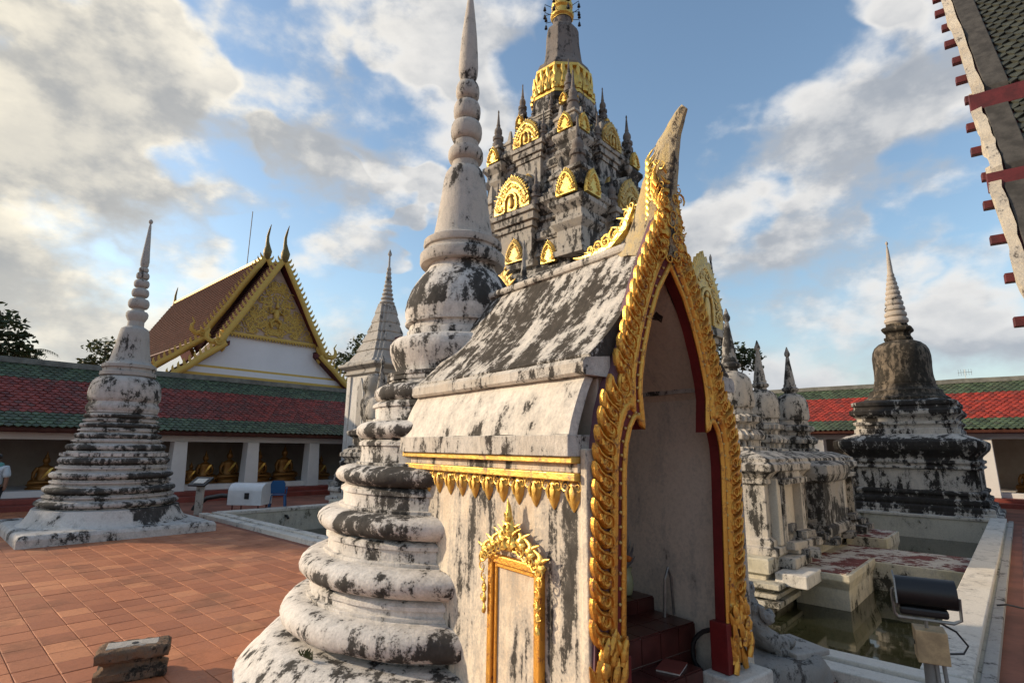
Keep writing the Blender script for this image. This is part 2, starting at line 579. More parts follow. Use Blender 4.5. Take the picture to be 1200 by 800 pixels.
M['horn'] = stucco('weathered_horn', (.58, .46, .24), lo=.52, soft=.08, sc=3.0, streak=.6, streakvec=(5, 5, .8), tint=(.50, .34, .10), tintamt=.9, seed=83, dark=(.04, .034, .03), bumps=.8)
M['black'] = paint('black_metal', (.012, .012, .013), .45, var=.2)
M['steel'] = paint('grey_steel', (.30, .29, .27), .4, metal=.7, var=.3, sc=12)
M['lampwhite'] = paint('white_lamp_housing', (.62, .64, .66), .4, var=.1)
M['blue'] = paint('blue_plastic', (.02, .10, .26), .4, var=.15)
M['wood'] = paint('pale_wood_box', (.50, .36, .20), .6, var=.35, sc=7)
M['pipe'] = paint('grey_plastic_pipe', (.26, .26, .25), .5, var=.2)
M['altar'] = paint('dark_red_altar_tile', (.075, .018, .014), .30, var=.4, sc=5)
M['grout'] = paint('pale_grout', (.25, .2, .17), .8)
M['skin'] = paint('skin', (.22, .11, .065), .6, var=.1)
M['shirt'] = paint('pale_blue_shirt', (.50, .58, .62), .8, var=.12, sc=8)
M['teal'] = paint('teal_cloth', (.10, .30, .28), .8, var=.12, sc=8)
M['trousers'] = paint('black_cloth', (.014, .014, .018), .85, var=.2)
M['hair'] = paint('black_hair', (.01, .009, .008), .5, var=.2)
M['bark'] = paint('bark', (.10, .075, .05), .9, var=.4, sc=4)
M['vase'] = paint('celadon_vase', (.40, .42, .24), .25, var=.12)
M['orange'] = paint('orange_petals', (.60, .16, .02), .6, var=.2)
M['foil'] = paint('silver_leaves', (.30, .30, .30), .35, metal=.5, var=.4, sc=20)
M['paper'] = paint('printed_paper', (.55, .50, .46), .6, var=.3, sc=30)
M['panel'] = paint('sign_panel', (.60, .55, .48), .4, var=.2, sc=25)


def leaf_mat(name, a, b):
    m, t, bs = new_mat(name)
    n = t.noise(t.pos(), .9, 4, .6)
    n2 = t.noise(t.pos(), 9, 2, .6)
    c = t.mix(t.math('MULTIPLY', t.math('ADD', n, n2), .5), a, b)
    t.put(bs.inputs['Base Color'], c)
    bs.inputs['Roughness'].default_value = .6
    tr = t.node('ShaderNodeBsdfTranslucent')
    t.put(tr.inputs[0], c)
    mx = t.node('ShaderNodeMixShader')
    mx.inputs[0].default_value = .25
    t.l.new(bs.outputs[0], mx.inputs[1])
    t.l.new(tr.outputs[0], mx.inputs[2])
    t.l.new(mx.outputs[0], t.n['Material Output'].inputs[0])
    return m


M['leaf'] = leaf_mat('dark_leaves', (.018, .03, .010), (.06, .085, .03))
M['leafb'] = leaf_mat('olive_leaves', (.03, .045, .015), (.085, .10, .035))


def paver_mat(name, cols, su, sv, glossy=.55):
    """burnt clay pavers: one tone per paver, worn and stained"""
    m, t, bs = new_mat(name)
    p = t.pos()
    mp = t.node('ShaderNodeMapping', vector_type='TEXTURE')
    mp.inputs['Location'].default_value = (AX, AY, 0)
    mp.inputs['Rotation'].default_value = (0, 0, POOL_ROT)
    t.l.new(p, mp.inputs[0])
    cell = t.vmath('FLOOR', t.vmath('DIVIDE', mp.outputs[0], (sv, su, 50.0)))
    wn = t.node('ShaderNodeTexWhiteNoise')
    t.l.new(cell, wn.inputs[0])
    v = wn.outputs[0]
    c = t.mix(v, cols[0], cols[1])
    c = t.mix(t.mapr(v, .86, .95, 0, .7), c, cols[2])
    c = t.mix(t.mapr(wn.outputs[1], .80, .9, 0, .35), c, tuple(k * .45 for k in cols[0]))
    n = t.noise(p, 1.1, 7, .65)
    c = t.mix(t.mapr(n, .48, .68, 0, .6), c, tuple(k * .42 for k in cols[0]))
    n2 = t.noise(p, 26, 5, .7)
    c = t.mix(t.mapr(n2, .5, .75, 0, .45), c, tuple(k * .5 for k in cols[0]))
    n3 = t.noise(p, .35, 4, .6)
    c = t.mix(t.mapr(n3, .5, .7, 0, .25), c, (.26, .15, .10))
    t.put(bs.inputs['Base Color'], c)
    t.put(bs.inputs['Roughness'], t.mapr(n, .3, .7, glossy - .1, glossy + .25))
    bump(t, bs, t.math('ADD', n2, n), .35, .012)
    return m


PV, PU = .30, .33
M['paver'] = paver_mat('clay_paver', ((.34, .115, .048), (.50, .185, .08), (.60, .25, .11)), PU, PV)
M['paver2'] = paver_mat('brown_paver', ((.15, .06, .045), (.19, .08, .06), (.2, .09, .07)), .32, .32)
M['joint'] = paint('paver_joint', (.10, .055, .035), .95, var=.4, sc=6)
M['ground'] = paint('clay_ground', (.24, .085, .05), .85, var=.35, sc=1.2)
M['brick'] = stucco('mossy_brick', (.22, .135, .085), lo=.54, soft=.1, sc=5, streak=.1, dark=(.03, .025, .02), tint=(.10, .085, .05), tintamt=.8, seed=91, grey=(.14, .12, .10), bumps=1.0)

wm, wt, wb = new_mat('pool_water')
wb.inputs['Base Color'].default_value = (.018, .020, .010, 1)
wb.inputs['Roughness'].default_value = .035
wb.inputs['IOR'].default_value = 1.33
wp = wt.pos()
bump(wt, wb, wt.noise(wp, 2.2, 3, .5), .05, .02)
M['water'] = wm

# ---------------------------------------------------------------- ground, pool
PL_U, PL_V = 16.0, 15.5         # pool size
CW = .42                        # coping width
WATER_Z = -.6

gm = MB()
B = 600.0
o0, o1, o2, o3 = -CW + .05, PL_V + CW - .05, -CW + .05, PL_U + CW - .05
gm.add([(-B, -B, 0), (B, -B, 0), (B, B, 0), (-B, B, 0), (o0, o2, 0), (o1, o2, 0), (o1, o3, 0), (o0, o3, 0)],
       [(0, 1, 5, 4), (1, 2, 6, 5), (2, 3, 7, 6), (3, 0, 4, 7)])
ground = struct(gm.build('ground', M['ground'], loc=P(0, 0, -.006), rot=POOL_ROT))


def pool_side(x0, x1, y0, y1):
    m_ = MB()
    m_.box(x0, x1, y0, y1, -1.3, 0.0)
    return m_


def wall_struct(name, boxes, mat, bevel=.012):
    m_ = MB()
    for b_ in boxes:
        m_.box(*b_)
    return struct(m_.build(name, mat, loc=P(0, 0), rot=POOL_ROT, bevel=bevel))


# each pool wall: the wall face in the water, then the coping in two runs with a groove between
wl = wall_struct('pool_wall', [(-.36, 0, -.36, PL_U + .36, -1.3, .05)], M['poolwall'])
c1 = MB().box(-.18, .03, -.30, PL_U + .2, .051, .125).build('coping', M['coping'], wl, bevel=.012)
c2 = MB().box(-CW - .02, -.215, -CW - .02, PL_U + .4, -.05, .095).build('kerb', M['coping'], wl, bevel=.012)
wr = wall_struct('pool_wall', [(.002, PL_V, -.36, 0, -1.3, .05)], M['poolwall'])
MB().box(.032, PL_V + .3, -.33, .03, .051, .14).build('coping', M['coping'], wr, bevel=.012)
MB().box(-.2, PL_V + .3, -.47, -.36, -.05, .075).build('kerb', M['concrete'], wr, bevel=.012)
wf = wall_struct('pool_wall', [(PL_V + .002, PL_V + .4, -.36, PL_U + .36, -1.3, .02)], M['poolwall'])
MB().box(PL_V - .03, PL_V + .42, .033, PL_U + .42, .021, .11).build('coping', M['coping'], wf, bevel=.012)
wb_ = wall_struct('pool_wall', [(.002, PL_V - .002, PL_U, PL_U + .36, -1.3, .02)], M['poolwall'])
MB().box(.033, PL_V - .033, PL_U - .03, PL_U + .42, .021, .11).build('coping', M['coping'], wb_, bevel=.012)
water = MB()
water.add([(0, 0, WATER_Z), (PL_V, 0, WATER_Z), (PL_V, PL_U, WATER_Z), (0, PL_U, WATER_Z)], [(0, 1, 2, 3)])
struct(water.build('pool_water', M['water'], loc=P(0, 0), rot=POOL_ROT))
bed = MB()
bed.add([(-.3, -.3, -1.25), (PL_V + .3, -.3, -1.25), (PL_V + .3, PL_U + .3, -1.25), (-.3, PL_U + .3, -1.25)], [(0, 1, 2, 3)])
struct(bed.build('pool_bed', M['joint'], loc=P(0, 0), rot=POOL_ROT))


# pavers ------------------------------------------------------------
def paver_mesh(lx, ly, seed):
    rnd = random.Random(seed)
    m_ = MB()
    b_ = .006
    hx, hy = lx / 2 - .0035, ly / 2 - .0035
    j = lambda: rnd.uniform(-.002, .002)
    lo = [(-hx, -hy, -.03), (hx, -hy, -.03), (hx, hy, -.03), (-hx, hy, -.03)]
    mid = [(x + j(), y + j(), -.003) for x, y, z in lo]
    top = [(x * (1 - b_ / hx), y * (1 - b_ / hy), rnd.uniform(-.0015, .0015)) for x, y, z in mid]
    m_.loft([lo, mid, top], False, True)
    return m_


def lay_pavers(parent, v0, v1, u0, u1, sv, su, mat, keep, skip, stagger=0.0, name='paver'):
    kinds = [paver_mesh(sv, su, k) for k in range(4)]
    meshes = [k.mesh(name) for k in kinds]
    spots = []
    iv0, iv1, iu0, iu1 = math.floor(v0 / sv), math.ceil(v1 / sv), math.floor(u0 / su), math.ceil(u1 / su)
    for i in range(iv0, iv1):
        for k in range(iu0, iu1):
            v, u = (i + .5) * sv, (k + .5) * su
            if v - sv / 2 < v0 or v + sv / 2 > v1 or u - su / 2 < u0 or u + su / 2 > u1 or skip(v, u):
                continue
            q = P(v, u)
            r_ = math.hypot(q.x, q.y)
            ang = math.degrees(math.atan2(q.x, q.y))
            vis = -48 < ang < 47 and r_ > 4.6
            spots.append(((r_ if vis else r_ + 100), v, u))
    spots.sort()
    rest = MB()
    for n_, (r_, v, u) in enumerate(spots):
        z = .003 + random.uniform(-.002, .002)
        tilt = (random.uniform(-.003, .003), random.uniform(-.003, .003))
        if n_ < keep:
            part_from(meshes[n_ % 4], name, mat, parent, (v, u, z + .006), (tilt[0], tilt[1], random.uniform(-.008, .008)))
        else:
            k = kinds[n_ % 4]
            rest.add([(x + v, y + u, zz + z + .006 + tilt[0] * y + tilt[1] * x) for x, y, zz in k.v], k.f)
    struct(rest.build(name + '_field', mat, parent), 'stuff')


def no_paver(v, u):
    q = P(v, u)
    if math.hypot(q.x + .6, q.y - 6.2) < 1.6:
        return True
    if abs(v + 2.85) < 1.5 and abs(u - 15.1) < 1.5:
        return True
    return math.hypot(q.x, q.y) < 3.2


lay_pavers(ground, -8.6, -.45, .3, 21.3, PV, PU, M['paver'], 290, no_paver)
lay_pavers(ground, -2.4, 15.0, -3.4, -.5, .32, .32, M['paver2'], 90, lambda v, u: False, name='brown_paver')
lay_pavers(ground, -1.6, -.46, -.4, 1.9, .32, .32, M['paver2'], 30, lambda v, u: False, name='brown_paver')

# ---------------------------------------------------------------- chedi builders
def ring(zc, r, h, inner, k=9, belly=0.0):
    """one torus moulding: profile points from its lower to its upper inner edge"""
    out = [(inner + .03, zc - h * .56), (inner + .03, zc - h * .50)]
    for i in range(k):
        a = -PI / 2 + PI * i / (k - 1)
        out.append((inner + .03 + (r - inner - .03) * math.cos(a) ** .8 if abs(math.cos(a)) > 1e-6 else inner + .03, zc + h / 2 * math.sin(a)))
    out += [(inner + .035, zc + h * .54), (inner + .035, zc + h * .62), (inner, zc + h * .64)]
    return out


def orb(zc, r, h, inner, k=7):
    out = []
    for i in range(k):
        a = -PI / 2 + PI * i / (k - 1)
        out.append((inner + (r - inner) * max(0.0, math.cos(a)) ** .7, zc + h / 2 * math.sin(a)))
    return out


def densify(prof, step):
    out = [prof[0]]
    for a, b in zip(prof, prof[1:]):
        n = max(1, int(math.hypot(b[0] - a[0], b[1] - a[1]) / step))
        for i in range(1, n + 1):
            out.append((a[0] + (b[0] - a[0]) * i / n, a[1] + (b[1] - a[1]) * i / n))
    return out


def set_bias(o, fn):
    me = o.data
    at = me.attributes.new('bias', 'FLOAT', 'POINT')
    at.data.foreach_set('value', [fn(v.co) for v in me.vertices])


# the large white chedi that the shrine leans on ---------------------
ch = thing('chedi', 'tall whitewashed round chedi with stacked rings and needle spire, joined to the gilded shrine', 'chedi', (-.60, 6.2, 0))
pf = [(2.06, -.02), (2.02, .03), (1.95, .09), (1.89, .16), (1.83, .22), (1.75, .265), (1.62, .285), (1.50, .29)]
MB().lathe(densify(pf, .05), 128, wob=.012, seed=1).build('base_skirt', M['chedi'], ch, 40)
specs = [(.465, 1.69, .27, 1.43), (.875, 1.555, .24, 1.31), (1.30, 1.41, .215, 1.175), (1.72, 1.27, .195, 1.03), (2.16, 1.10, .185, .905), (2.55, .93, .18, .775)]
z_prev = .285
for i, (zc, r, h, inn) in enumerate(specs):
    nxt = specs[i + 1][0] - specs[i + 1][2] * .56 if i + 1 < len(specs) else 2.74
    low = specs[i - 1][3] if i else 1.46
    zm = (zc + h * .64 + nxt) / 2
    seg = [(inn + .05, zc - h * .60)] + ring(zc, r, h, inn) + [(inn, nxt - .055), (inn + .022, nxt - .05), (inn + .022, nxt - .02), (inn - .02 if i < 5 else inn, nxt + .01)]
    o = MB().lathe(densify(seg, .03), 128, wob=.02, seed=5 + i * 3).build('ring_moulding', M['chedi'], ch, 50)
    fr = [.06, .07, .14, .15, .12, .08][i]
    set_bias(o, lambda co, zc=zc, h=h, fr=fr: fr * (1.0 if co.y < 0 and co.x > -1.0 else .3) - .05 + .15 * max(0, 1 - abs(co.z - (zc - h * .16)) / (h * .40)) * (.5 + .9 * mnoise.noise(Vector((co.x * 1.3, co.y * 1.3, zc * 3)))))
pf = [(.80, 2.735), (.80, 2.77), (.70, 2.79), (.71, 2.83), (.76, 2.92), (.79, 3.02), (.785, 3.10), (.75, 3.15), (.68, 3.175), (.61, 3.18), (.61, 3.26), (.585, 3.27), (.585, 3.34), (.63, 3.345), (.635, 3.37), (.61, 3.375)]
MB().lathe(densify(pf, .035), 96, wob=.01, seed=31).build('lotus_bowl', M['chedi'], ch, 45)
set_bias(bpy.data.objects['lotus_bowl'], lambda co: .05)
pf = [(.615, 3.37), (.635, 3.45), (.64, 3.52), (.625, 3.62), (.59, 3.74), (.54, 3.84), (.475, 3.93), (.42, 3.99), (.395, 4.04), (.395, 4.075)]
o = MB().lathe(densify(pf, .03), 96, wob=.008, seed=37).build('bell', M['chedi'], ch, 50)
set_bias(o, lambda co: .10 if co.z > 3.5 else .0)
pf = [(.40, 4.07), (.485, 4.075), (.50, 4.10), (.50, 4.20), (.48, 4.225), (.43, 4.235), (.43, 4.285), (.455, 4.295), (.465, 4.32), (.46, 4.375), (.43, 4.395), (.37, 4.40), (.355, 4.44), (.32, 4.66), (.285, 4.93), (.255, 5.18), (.235, 5.27), (.20, 5.33), (.165, 5.345),
      (.165, 5.40)]
MB().lathe(densify(pf, .03), 72, wob=.006, seed=41).build('cone', M['chedi_top'], ch, 40)
pf = [(.16, 5.40), (.16, 5.43), (.20, 5.45), (.215, 5.49), (.215, 5.56), (.20, 5.60), (.155, 5.61), (.155, 5.70)] + orb(5.85, .195, .26, .13) + orb(6.13, .17, .25, .115) + orb(6.41, .15, .24, .09) + [(.085, 6.54)]
MB().lathe(pf, 48, wob=.005, seed=43).build('spire_orbs', M['chedi_top'], ch, 50)
pf = [(.085, 6.54), (.10, 6.58), (.12, 6.66), (.125, 6.75), (.118, 6.9), (.10, 7.2), (.07, 7.5), (.045, 7.72), (.02, 7.9)]
MB().lathe(densify(pf, .06), 24, wob=.004, seed=47).build('needle', M['chedi_top'], ch, 50)
# a few weeds rooted in the joint of the lowest ring
wd = MB()
for i in range(26):
    a = R(232) + random.uniform(-.05, .05)
    x, y = -.0 + 1.70 * math.cos(a), 1.70 * math.sin(a)
    h = random.uniform(.03, .09)
    dx, dy = random.uniform(-.05, .05), random.uniform(-.06, .02)
    wd.add([(x, y, .28), (x + .008, y + .004, .28), (x + dx, y + dy, .28 + h), (x + dx * .5 - .01, y + dy * .5, .28 + h * .6)], [(0, 1, 2, 3)])
o = wd.build('weed_tuft', M['leafb'], loc=(-.60, 6.2, .02))
tag(o, 'small weed tuft rooted under the lowest ring of the white chedi', 'weed')

# ---------------------------------------------------------------- gilded shrine
SH_ROT = R(37)
LX, LY = .475, 3.44
shr = thing('shrine', 'small whitewashed shrine with gilded pointed doorway and blackened steep roof', 'shrine', (LX, LY, 0), SH_ROT)
SW = 1.66          # width (x), depth along y
TC = .83
DEPTH = 2.35
FLOOR_Z = .34
# walls
m_ = MB().box(0, .14, .04, DEPTH, 0, 1.80)
m_.v = [p for p in m_.v]
o = m_.build('side_wall', M['wall'], shr)
MB().box(SW - .14, SW, .04, DEPTH, 0, 1.80).build('side_wall', M['wall'], shr)
MB().prism([(.142, 0), (SW - .142, 0), (SW - .142, 2.5), (TC, 3.42), (.142, 2.5)], lambda a, b, d: (a, d, b), 1.52, 1.62).build('back_wall', M['inner'], shr)
# plaster lining inside
MB().box(.142, .16, .05, 1.518, FLOOR_Z, 2.45).build('inner_lining', M['inner'], shr)
MB().box(SW - .16, SW - .142, .05, 1.518, FLOOR_Z, 2.45).build('inner_lining', M['inner'], shr)
MB().box(.162, SW - .162, -.10, 1.518, .0, FLOOR_Z).build('floor_slab', M['altar'], shr)
# corner strip in front of the side wall and under its plaster
MB().box(-.03, .07, -.02, .038, 0, 2.0).build('corner_pilaster', M['wall'], shr, bevel=.01)
MB().box(SW - .07, SW + .03, -.02, .038, 0, 2.0).build('corner_pilaster', M['wall'], shr, bevel=.01)


def both(fn):
    for s in (0, 1):
        fn((lambda x, s=s: x if not s else SW - x))


def cornice(fx):
    def bar(name, xo, z0, z1, mat, y0=-.0):
        a, b = fx(xo), fx(.139)
        MB().box(min(a, b), max(a, b), y0 + .04, DEPTH, z0, z1).build(name, mat, shr, bevel=.006)
    bar('gilded_cornice', -.075, 1.802, 1.85, M['goldbar'])
    bar('cornice_frieze', -.045, 1.851, 1.908, M['wall'])
    bar('gilded_cornice', -.10, 1.909, 1.95, M['goldbar'])
    bar('eave_band', -.13, 1.951, 2.085, M['roofband'])
    # lower roof, swelling outwards
    n = 10
    prof = []
    for i in range(n + 1):
        t = i / n
        x = -.115 + .15 * t ** 1.15
        z = 2.086 + .375 * (.75 * t + .25 * math.sin(t * PI / 2))
        prof.append((x, z))
    inner = [(x + .07, z - .01) for x, z in reversed(prof)]
    ring_ = [(fx(x), z) for x, z in prof + inner]
    ny = 24
    loops = []
    for k in range(ny + 1):
        y = .045 + (DEPTH - .045) * k / ny
        loops.append([(x, y + .0, z) for x, z in ring_])
    MB().loft(loops).rough(.006, 5).build('lower_roof', M['roofcurve'], shr, 50)
    a, b = fx(-.01), fx(.20)
    mm = MB()
    loops = []
    sec = [(-.01, 2.462), (-.03, 2.48), (-.03, 2.545), (-.005, 2.575), (.22, 2.60), (.22, 2.462)]
    for k in range(ny + 1):
        y = .0 + DEPTH * k / ny
        loops.append([(fx(x), y, z) for x, z in sec])
    mm.loft(loops).rough(.006, 6).build('roof_moulding', M['roofband'], shr)
    # upper slope, slightly hollow
    pr_ = []
    for i in range(15):
        t = i / 14
        x = .035 + (TC - .035) * t
        z = 2.60 + 1.02 * (t - .09 * math.sin(PI * t))
        pr_.append((x, z))
    inn = [(x + .05, z - .13) for x, z in reversed(pr_)]
    sec = [(fx(min(x, TC)), z) for x, z in pr_ + inn]
    loops = []
    for k in range(31):
        y = .005 + (DEPTH - .005) * k / 30
        loops.append([(x, y, z) for x, z in sec])
    o_ = MB().loft(loops).rough(.009, 4).build('roof_slope', M['roofstone'], shr, 40)
    set_bias(o_, lambda co: -.075 * max(0, 1 - abs(co.y - .22) / .20) + .03 - .10 * max(0, (co.y - 1.65) / .5) * max(0, 1 - (co.z - 2.6) / 1.0) + (.1 if co.y < .06 else 0))


both(cornice)
for s_ in (0, 1):
    fx = (lambda x: x) if not s_ else (lambda x: SW - x)
    lin = MB().prism([(fx(.145), 2.43), (fx(TC - .004), 3.41), (fx(TC - .004), 3.37), (fx(.145), 2.39)], lambda a, b, d: (a, d, b), .07, 1.51)
    lin.build('ceiling_lining', M['inner'], shr)
MB().box(TC - .07, TC + .07, .3, DEPTH, 3.56, 3.64).rough(.01, 5).build('ridge', M['roofband'], shr, bevel=.03)

# pendant leaves under the cornice


def flame(mb, to3, a, b, w_, h_, lean=.25, base=0.0, n=6, k=8, curl=True, flat=.7):
    """one flame-shaped leaf standing on (a,b), tip up, leaning to +a"""
    pts, rad = [], []
    for i in range(k + 1):
        t = i / k
        pts.append((a + w_ * lean * (1.5 * t ** 2 - .9 * math.sin(PI * t) + .0), b + h_ * t * (1 - .12 * t * abs(lean))))
        rad.append(w_ * (.46 * (1 - t) ** .55 * (.62 + .42 * math.sin(PI * min(1, t * 1.6 + .15))) + .028))
    mb.ribbon(pts, rad, to3, n, flat, base)
    if curl:
        c = []
        for i in range(9):
            g = i / 8
            an = -PI * .4 + g * 1.6 * 2 * PI * .7
            rr = w_ * .30 * (1 - .72 * g)
            c.append((a - w_ * .06 + rr * math.cos(an), b + h_ * .30 + rr * math.sin(an)))
        mb.ribbon(c, [w_ * .10 * (1 - .5 * i / 8) for i in range(9)], to3, 5, .9, base + w_ * flat * .38)


def scroll(mb, to3, a, b, s, a0=0.0, turn=1, n=5, base=0.0, loops=1.35, k=13, fat=.13):
    pts, rad = [], []
    for i in range(k):
        t = i / (k - 1)
        an = a0 + turn * loops * 2 * PI * t
        rr = s * (1 - .80 * t)
        pts.append((a + rr * math.cos(an), b + rr * math.sin(an)))
        rad.append(s * fat * (.55 + .75 * math.sin(PI * min(1, t + .25))))
    mb.ribbon(pts, rad, to3, n, .8, base)


def side_map(x0):
    return lambda a, b, d: (x0 - d, a, b)


pend = MB()
mp_ = side_map(0.0)
pend.ribbon([(0, .0), (0, -.06), (0, -.12), (0, -.165), (0, -.19)], [.030, .062, .050, .025, .004], lambda a, b, d: (-d, a, b), 8, .6, .0)
for s in (-1, 1):
    scroll(pend, lambda a, b, d: (-d, a, b), s * .058, -.035, .040, PI / 2, -s, base=.022)
    pend.ribbon([(s * .015, -.03), (s * .032, -.07), (s * .02, -.12)], [.01, .016, .004], lambda a, b, d: (-d, a, b), 5, .8, .035)
pme = pend.mesh('pendant_leaf', 50)
for i in range(12):
    y = .12 + i * .186
    if y < DEPTH - .1:
        part_from(pme, 'pendant_leaf', M['goldbar'], shr, (-.004, y, 1.80))
        part_from(pme, 'pendant_leaf', M['gold'], shr, (SW + .004, y, 1.80), (0, 0, PI))

# window on the side wall ------------------------------------------------
wy0, wy1, wz0, wz1 = .40, .985, .22, 1.25
win = MB()
win.box(-.012, .0, wy0 + .05, wy1 - .05, wz0 + .05, wz1 - .05)
win = win.build('window_panel', M['wall'], shr)
set_bias(win, lambda co: -.03)
wf_ = MB()
for (y0, y1, z0, z1) in ((wy0, wy0 + .055, wz0, wz1), (wy1 - .055, wy1, wz0, wz1), (wy0 + .057, wy1 - .057, wz1 - .055, wz1), (wy0 + .057, wy1 - .057, wz0, wz0 + .055)):
    wf_.box(-.05, .002, y0, y1, z0, z1)
wfo = wf_.build('window_frame', M['goldframe'], shr, bevel=.008)
wf2 = MB()
for (y0, y1, z0, z1) in ((wy0 + .056, wy0 + .085, wz0 + .056, wz1 - .056), (wy1 - .085, wy1 - .056, wz0 + .056, wz1 - .056), (wy0 + .086, wy1 - .086, wz1 - .085, wz1 - .056)):
    wf2.box(-.03, -.013, y0, y1, z0, z1)
wf2.build('window_bead', M['goldframe'], wfo, bevel=.005)
orn = MB()
mp_ = side_map(-.05)
ym = (wy0 + wy1) / 2
for s in (-1, 1):
    for i in range(7):
        t = i / 6
        a = ym + s * (.03 + .30 * t)
        b = wz1 + .02 + .10 * (1 - t) ** .8 - .05 * t
        scroll(orn, mp_, a, b, .052 - .012 * t, PI * (.5 + .4 * s), s, base=.03)
        flame(orn, mp_, a + s * .01, b + .01, .085, .12 - .03 * t, lean=-.5 * s if i % 2 else .5 * s, base=.012, curl=False)
    for i in range(5):
        b = wz1 - .02 - i * .07
        scroll(orn, mp_, ym + s * (.30 + .015 * math.sin(i * 1.7)), b, .046 - .005 * i, PI / 2, -s, base=.03)
        if i > 1:
            flame(orn, mp_, ym + s * .305, b - .10, .045, .10, lean=.4 * s, base=.02, curl=False)
for i, (w1, h1, dz_, b1) in enumerate(((.17, .20, .06, .0), (.12, .24, .14, .025), (.07, .16, .25, .04))):
    flame(orn, mp_, ym, wz1 + dz_, w1, h1, lean=.04, base=b1)
for s in (-1, 1):
    flame(orn, mp_, ym + s * .06, wz1 + .08, .07, .15, lean=.7 * s, base=.03, curl=False)
orn.build('window_crest', M['gold'], wfo, 60)

# doorway ------------------------------------------------------------------
PAIRS = [(.545, .55, .785, .55), (.545, 1.0, .785, 1.0), (.545, 1.5, .785, 1.5), (.545, 1.88, .785, 1.90), (.53, 2.03, .775, 2.08), (.495, 2.14, .745, 2.24), (.445, 2.21, .705, 2.35), (.40, 2.205, .675, 2.43), (.36, 2.13, .645, 2.49),
         (.37, 2.24, .615, 2.55), (.385, 2.37, .585, 2.63), (.37, 2.5, .54, 2.73), (.325, 2.69, .47, 2.93), (.255, 2.90, .36, 3.19), (.155, 3.12, .215, 3.50), (.0, 3.34, .0, 3.92)]


def pair_at(t):
    t = max(0, min(len(PAIRS) - 1.0001, t))
    i = int(t)
    f = t - i
    return tuple(PAIRS[i][k] + (PAIRS[i + 1][k] - PAIRS[i][k]) * f for k in range(4))


def lerp_pt(t, f):
    f *= .76 if side > 0 else 1.0          # the right leg is built narrower
    a, b, c, d = pair_at(t)
    return (a + (c - a) * f, b + (d - b) * f)


def DS(z):
    """the hand-built doorway sits a little to the left at its foot"""
    return -.075 * max(0.0, min(1.0, (2.15 - z) / 1.6))


def front(side, y0):
    return lambda a, b, d: (TC + DS(b) + side * a, y0 - d, b)


side = -1
TS = [i * .25 for i in range(int((len(PAIRS) - 1) * 4) + 1)]
for side in (-1, 1):
    # backing plate (red inside, purple outside)
    def band(name, f0, f1, y0, y1, mat, parent):
        loops = []
        for t in TS:
            a0, b0 = lerp_pt(t, f0)
            a1, b1 = lerp_pt(t, f1)
            loops.append([(TC + DS(b0) + side * a0, y0, b0), (TC + DS(b1) + side * a1, y0, b1), (TC + DS(b1) + side * a1, y1, b1), (TC + DS(b0) + side * a0, y1, b0)])
        m2 = MB().loft(loops)
        if side < 0:
            m2.f = [tuple(reversed(q)) for q in m2.f]
        return m2.build(name, mat, parent)
    jamb = band('door_jamb', .0, .42, -.055, .042, M['red'], shr)
    back = band('door_backing', .422, .97, -.045, .039, M['purple'], shr)

    def line(name, f, r, y, mat, parent, flat=.8):
        pts = [lerp_pt(t, f) for t in TS]
        m2 = MB().ribbon(pts, r, front(side, y), 7, flat)
        return m2.build(name, mat, parent, 60)
    line('gilded_edge', .03, .022, -.056, M['goldframe'], jamb)
    line('gilded_moulding', .40, .030, -.056, M['goldframe'], jamb)
    line('gilded_moulding', .30, .012, -.056, M['goldframe'], jamb)
    # bead row
    bd = MB()
    acc = 0
    last = None
    for i in range(int((len(PAIRS) - 1) * 40)):
        a, b = lerp_pt(i / 40, .18)
        if last:
            acc += math.hypot(a - last[0], b - last[1])
        last = (a, b)
        if acc > .085 or i == 0:
            acc = 0
            bd.ball((TC + DS(b) + side * a, -.062, b), .011, 6, 4)
    struct(bd.build("bead_row", M["goldpale"], jamb, 60), "stuff")
# flame leaves along the outer border, each a piece of its own
LEAF = [(-.080, -.012), (-.078, .035), (-.062, .080), (-.030, .106), (.008, .112), (.042, .124), (.075, .152), (.108, .205), (.118, .160), (.110, .115), (.094, .074), (.072, .035), (.040, .004), (.0, -.018)]


def border_leaf(sg):
    mb = MB()
    cx, cy = .005, .055
    to = lambda a, b, d: (sg * a, -d, b)
    loops = []
    for f, d in ((1.0, -.012), (1.0, .014), (.84, .030), (.55, .032), (.15, .028)):
        loops.append([to(cx + (a - cx) * f, cy + (b - cy) * f, d) for a, b in (LEAF if sg > 0 else LEAF[::-1])])
    mb.loft(loops, True, True)
    scroll(mb, to, .0, .05, .048, PI * .5, -1, base=.034, fat=.20, loops=1.35)
    mb.ribbon([(-.062, .0), (-.066, .04), (-.05, .075)], [.006, .010, .004], to, 5, 1.2, .034)
    mb.ribbon([(-.05, .07), (-.01, .092), (.04, .105), (.08, .135), (.105, .18)], [.008, .011, .012, .010, .004], to, 6, 1.2, .034)
    mb.ribbon([(.05, .03), (.075, .065), (.085, .10)], [.010, .014, .004], to, 6, .9, .042)
    return mb.mesh('flame_leaf', 28)


flame_me, flame_me2 = border_leaf(1), border_leaf(-1)
for side in (-1, 1):
    acc = 1.0
    last = None
    me = flame_me if side > 0 else flame_me2
    for i in range(int((len(PAIRS) - 1) * 40)):
        t = i / 40
        a, b = lerp_pt(t, .71)
        a2, b2 = lerp_pt(t + .05, .71)
        if last:
            acc += math.hypot(a - last[0], b - last[1])
        last = (a, b)
        if acc > .106 and b > .86 and t < 14.6:
            acc = 0
            ang = math.atan2(a2 - a, b2 - b)
            k = .84 if t < 11 else .80
            part_from(me, 'flame_leaf', M['goldframe'], shr, (TC + DS(b) + side * a, -.045, b), (0, side * ang * .85, 0), (k, 1, k))
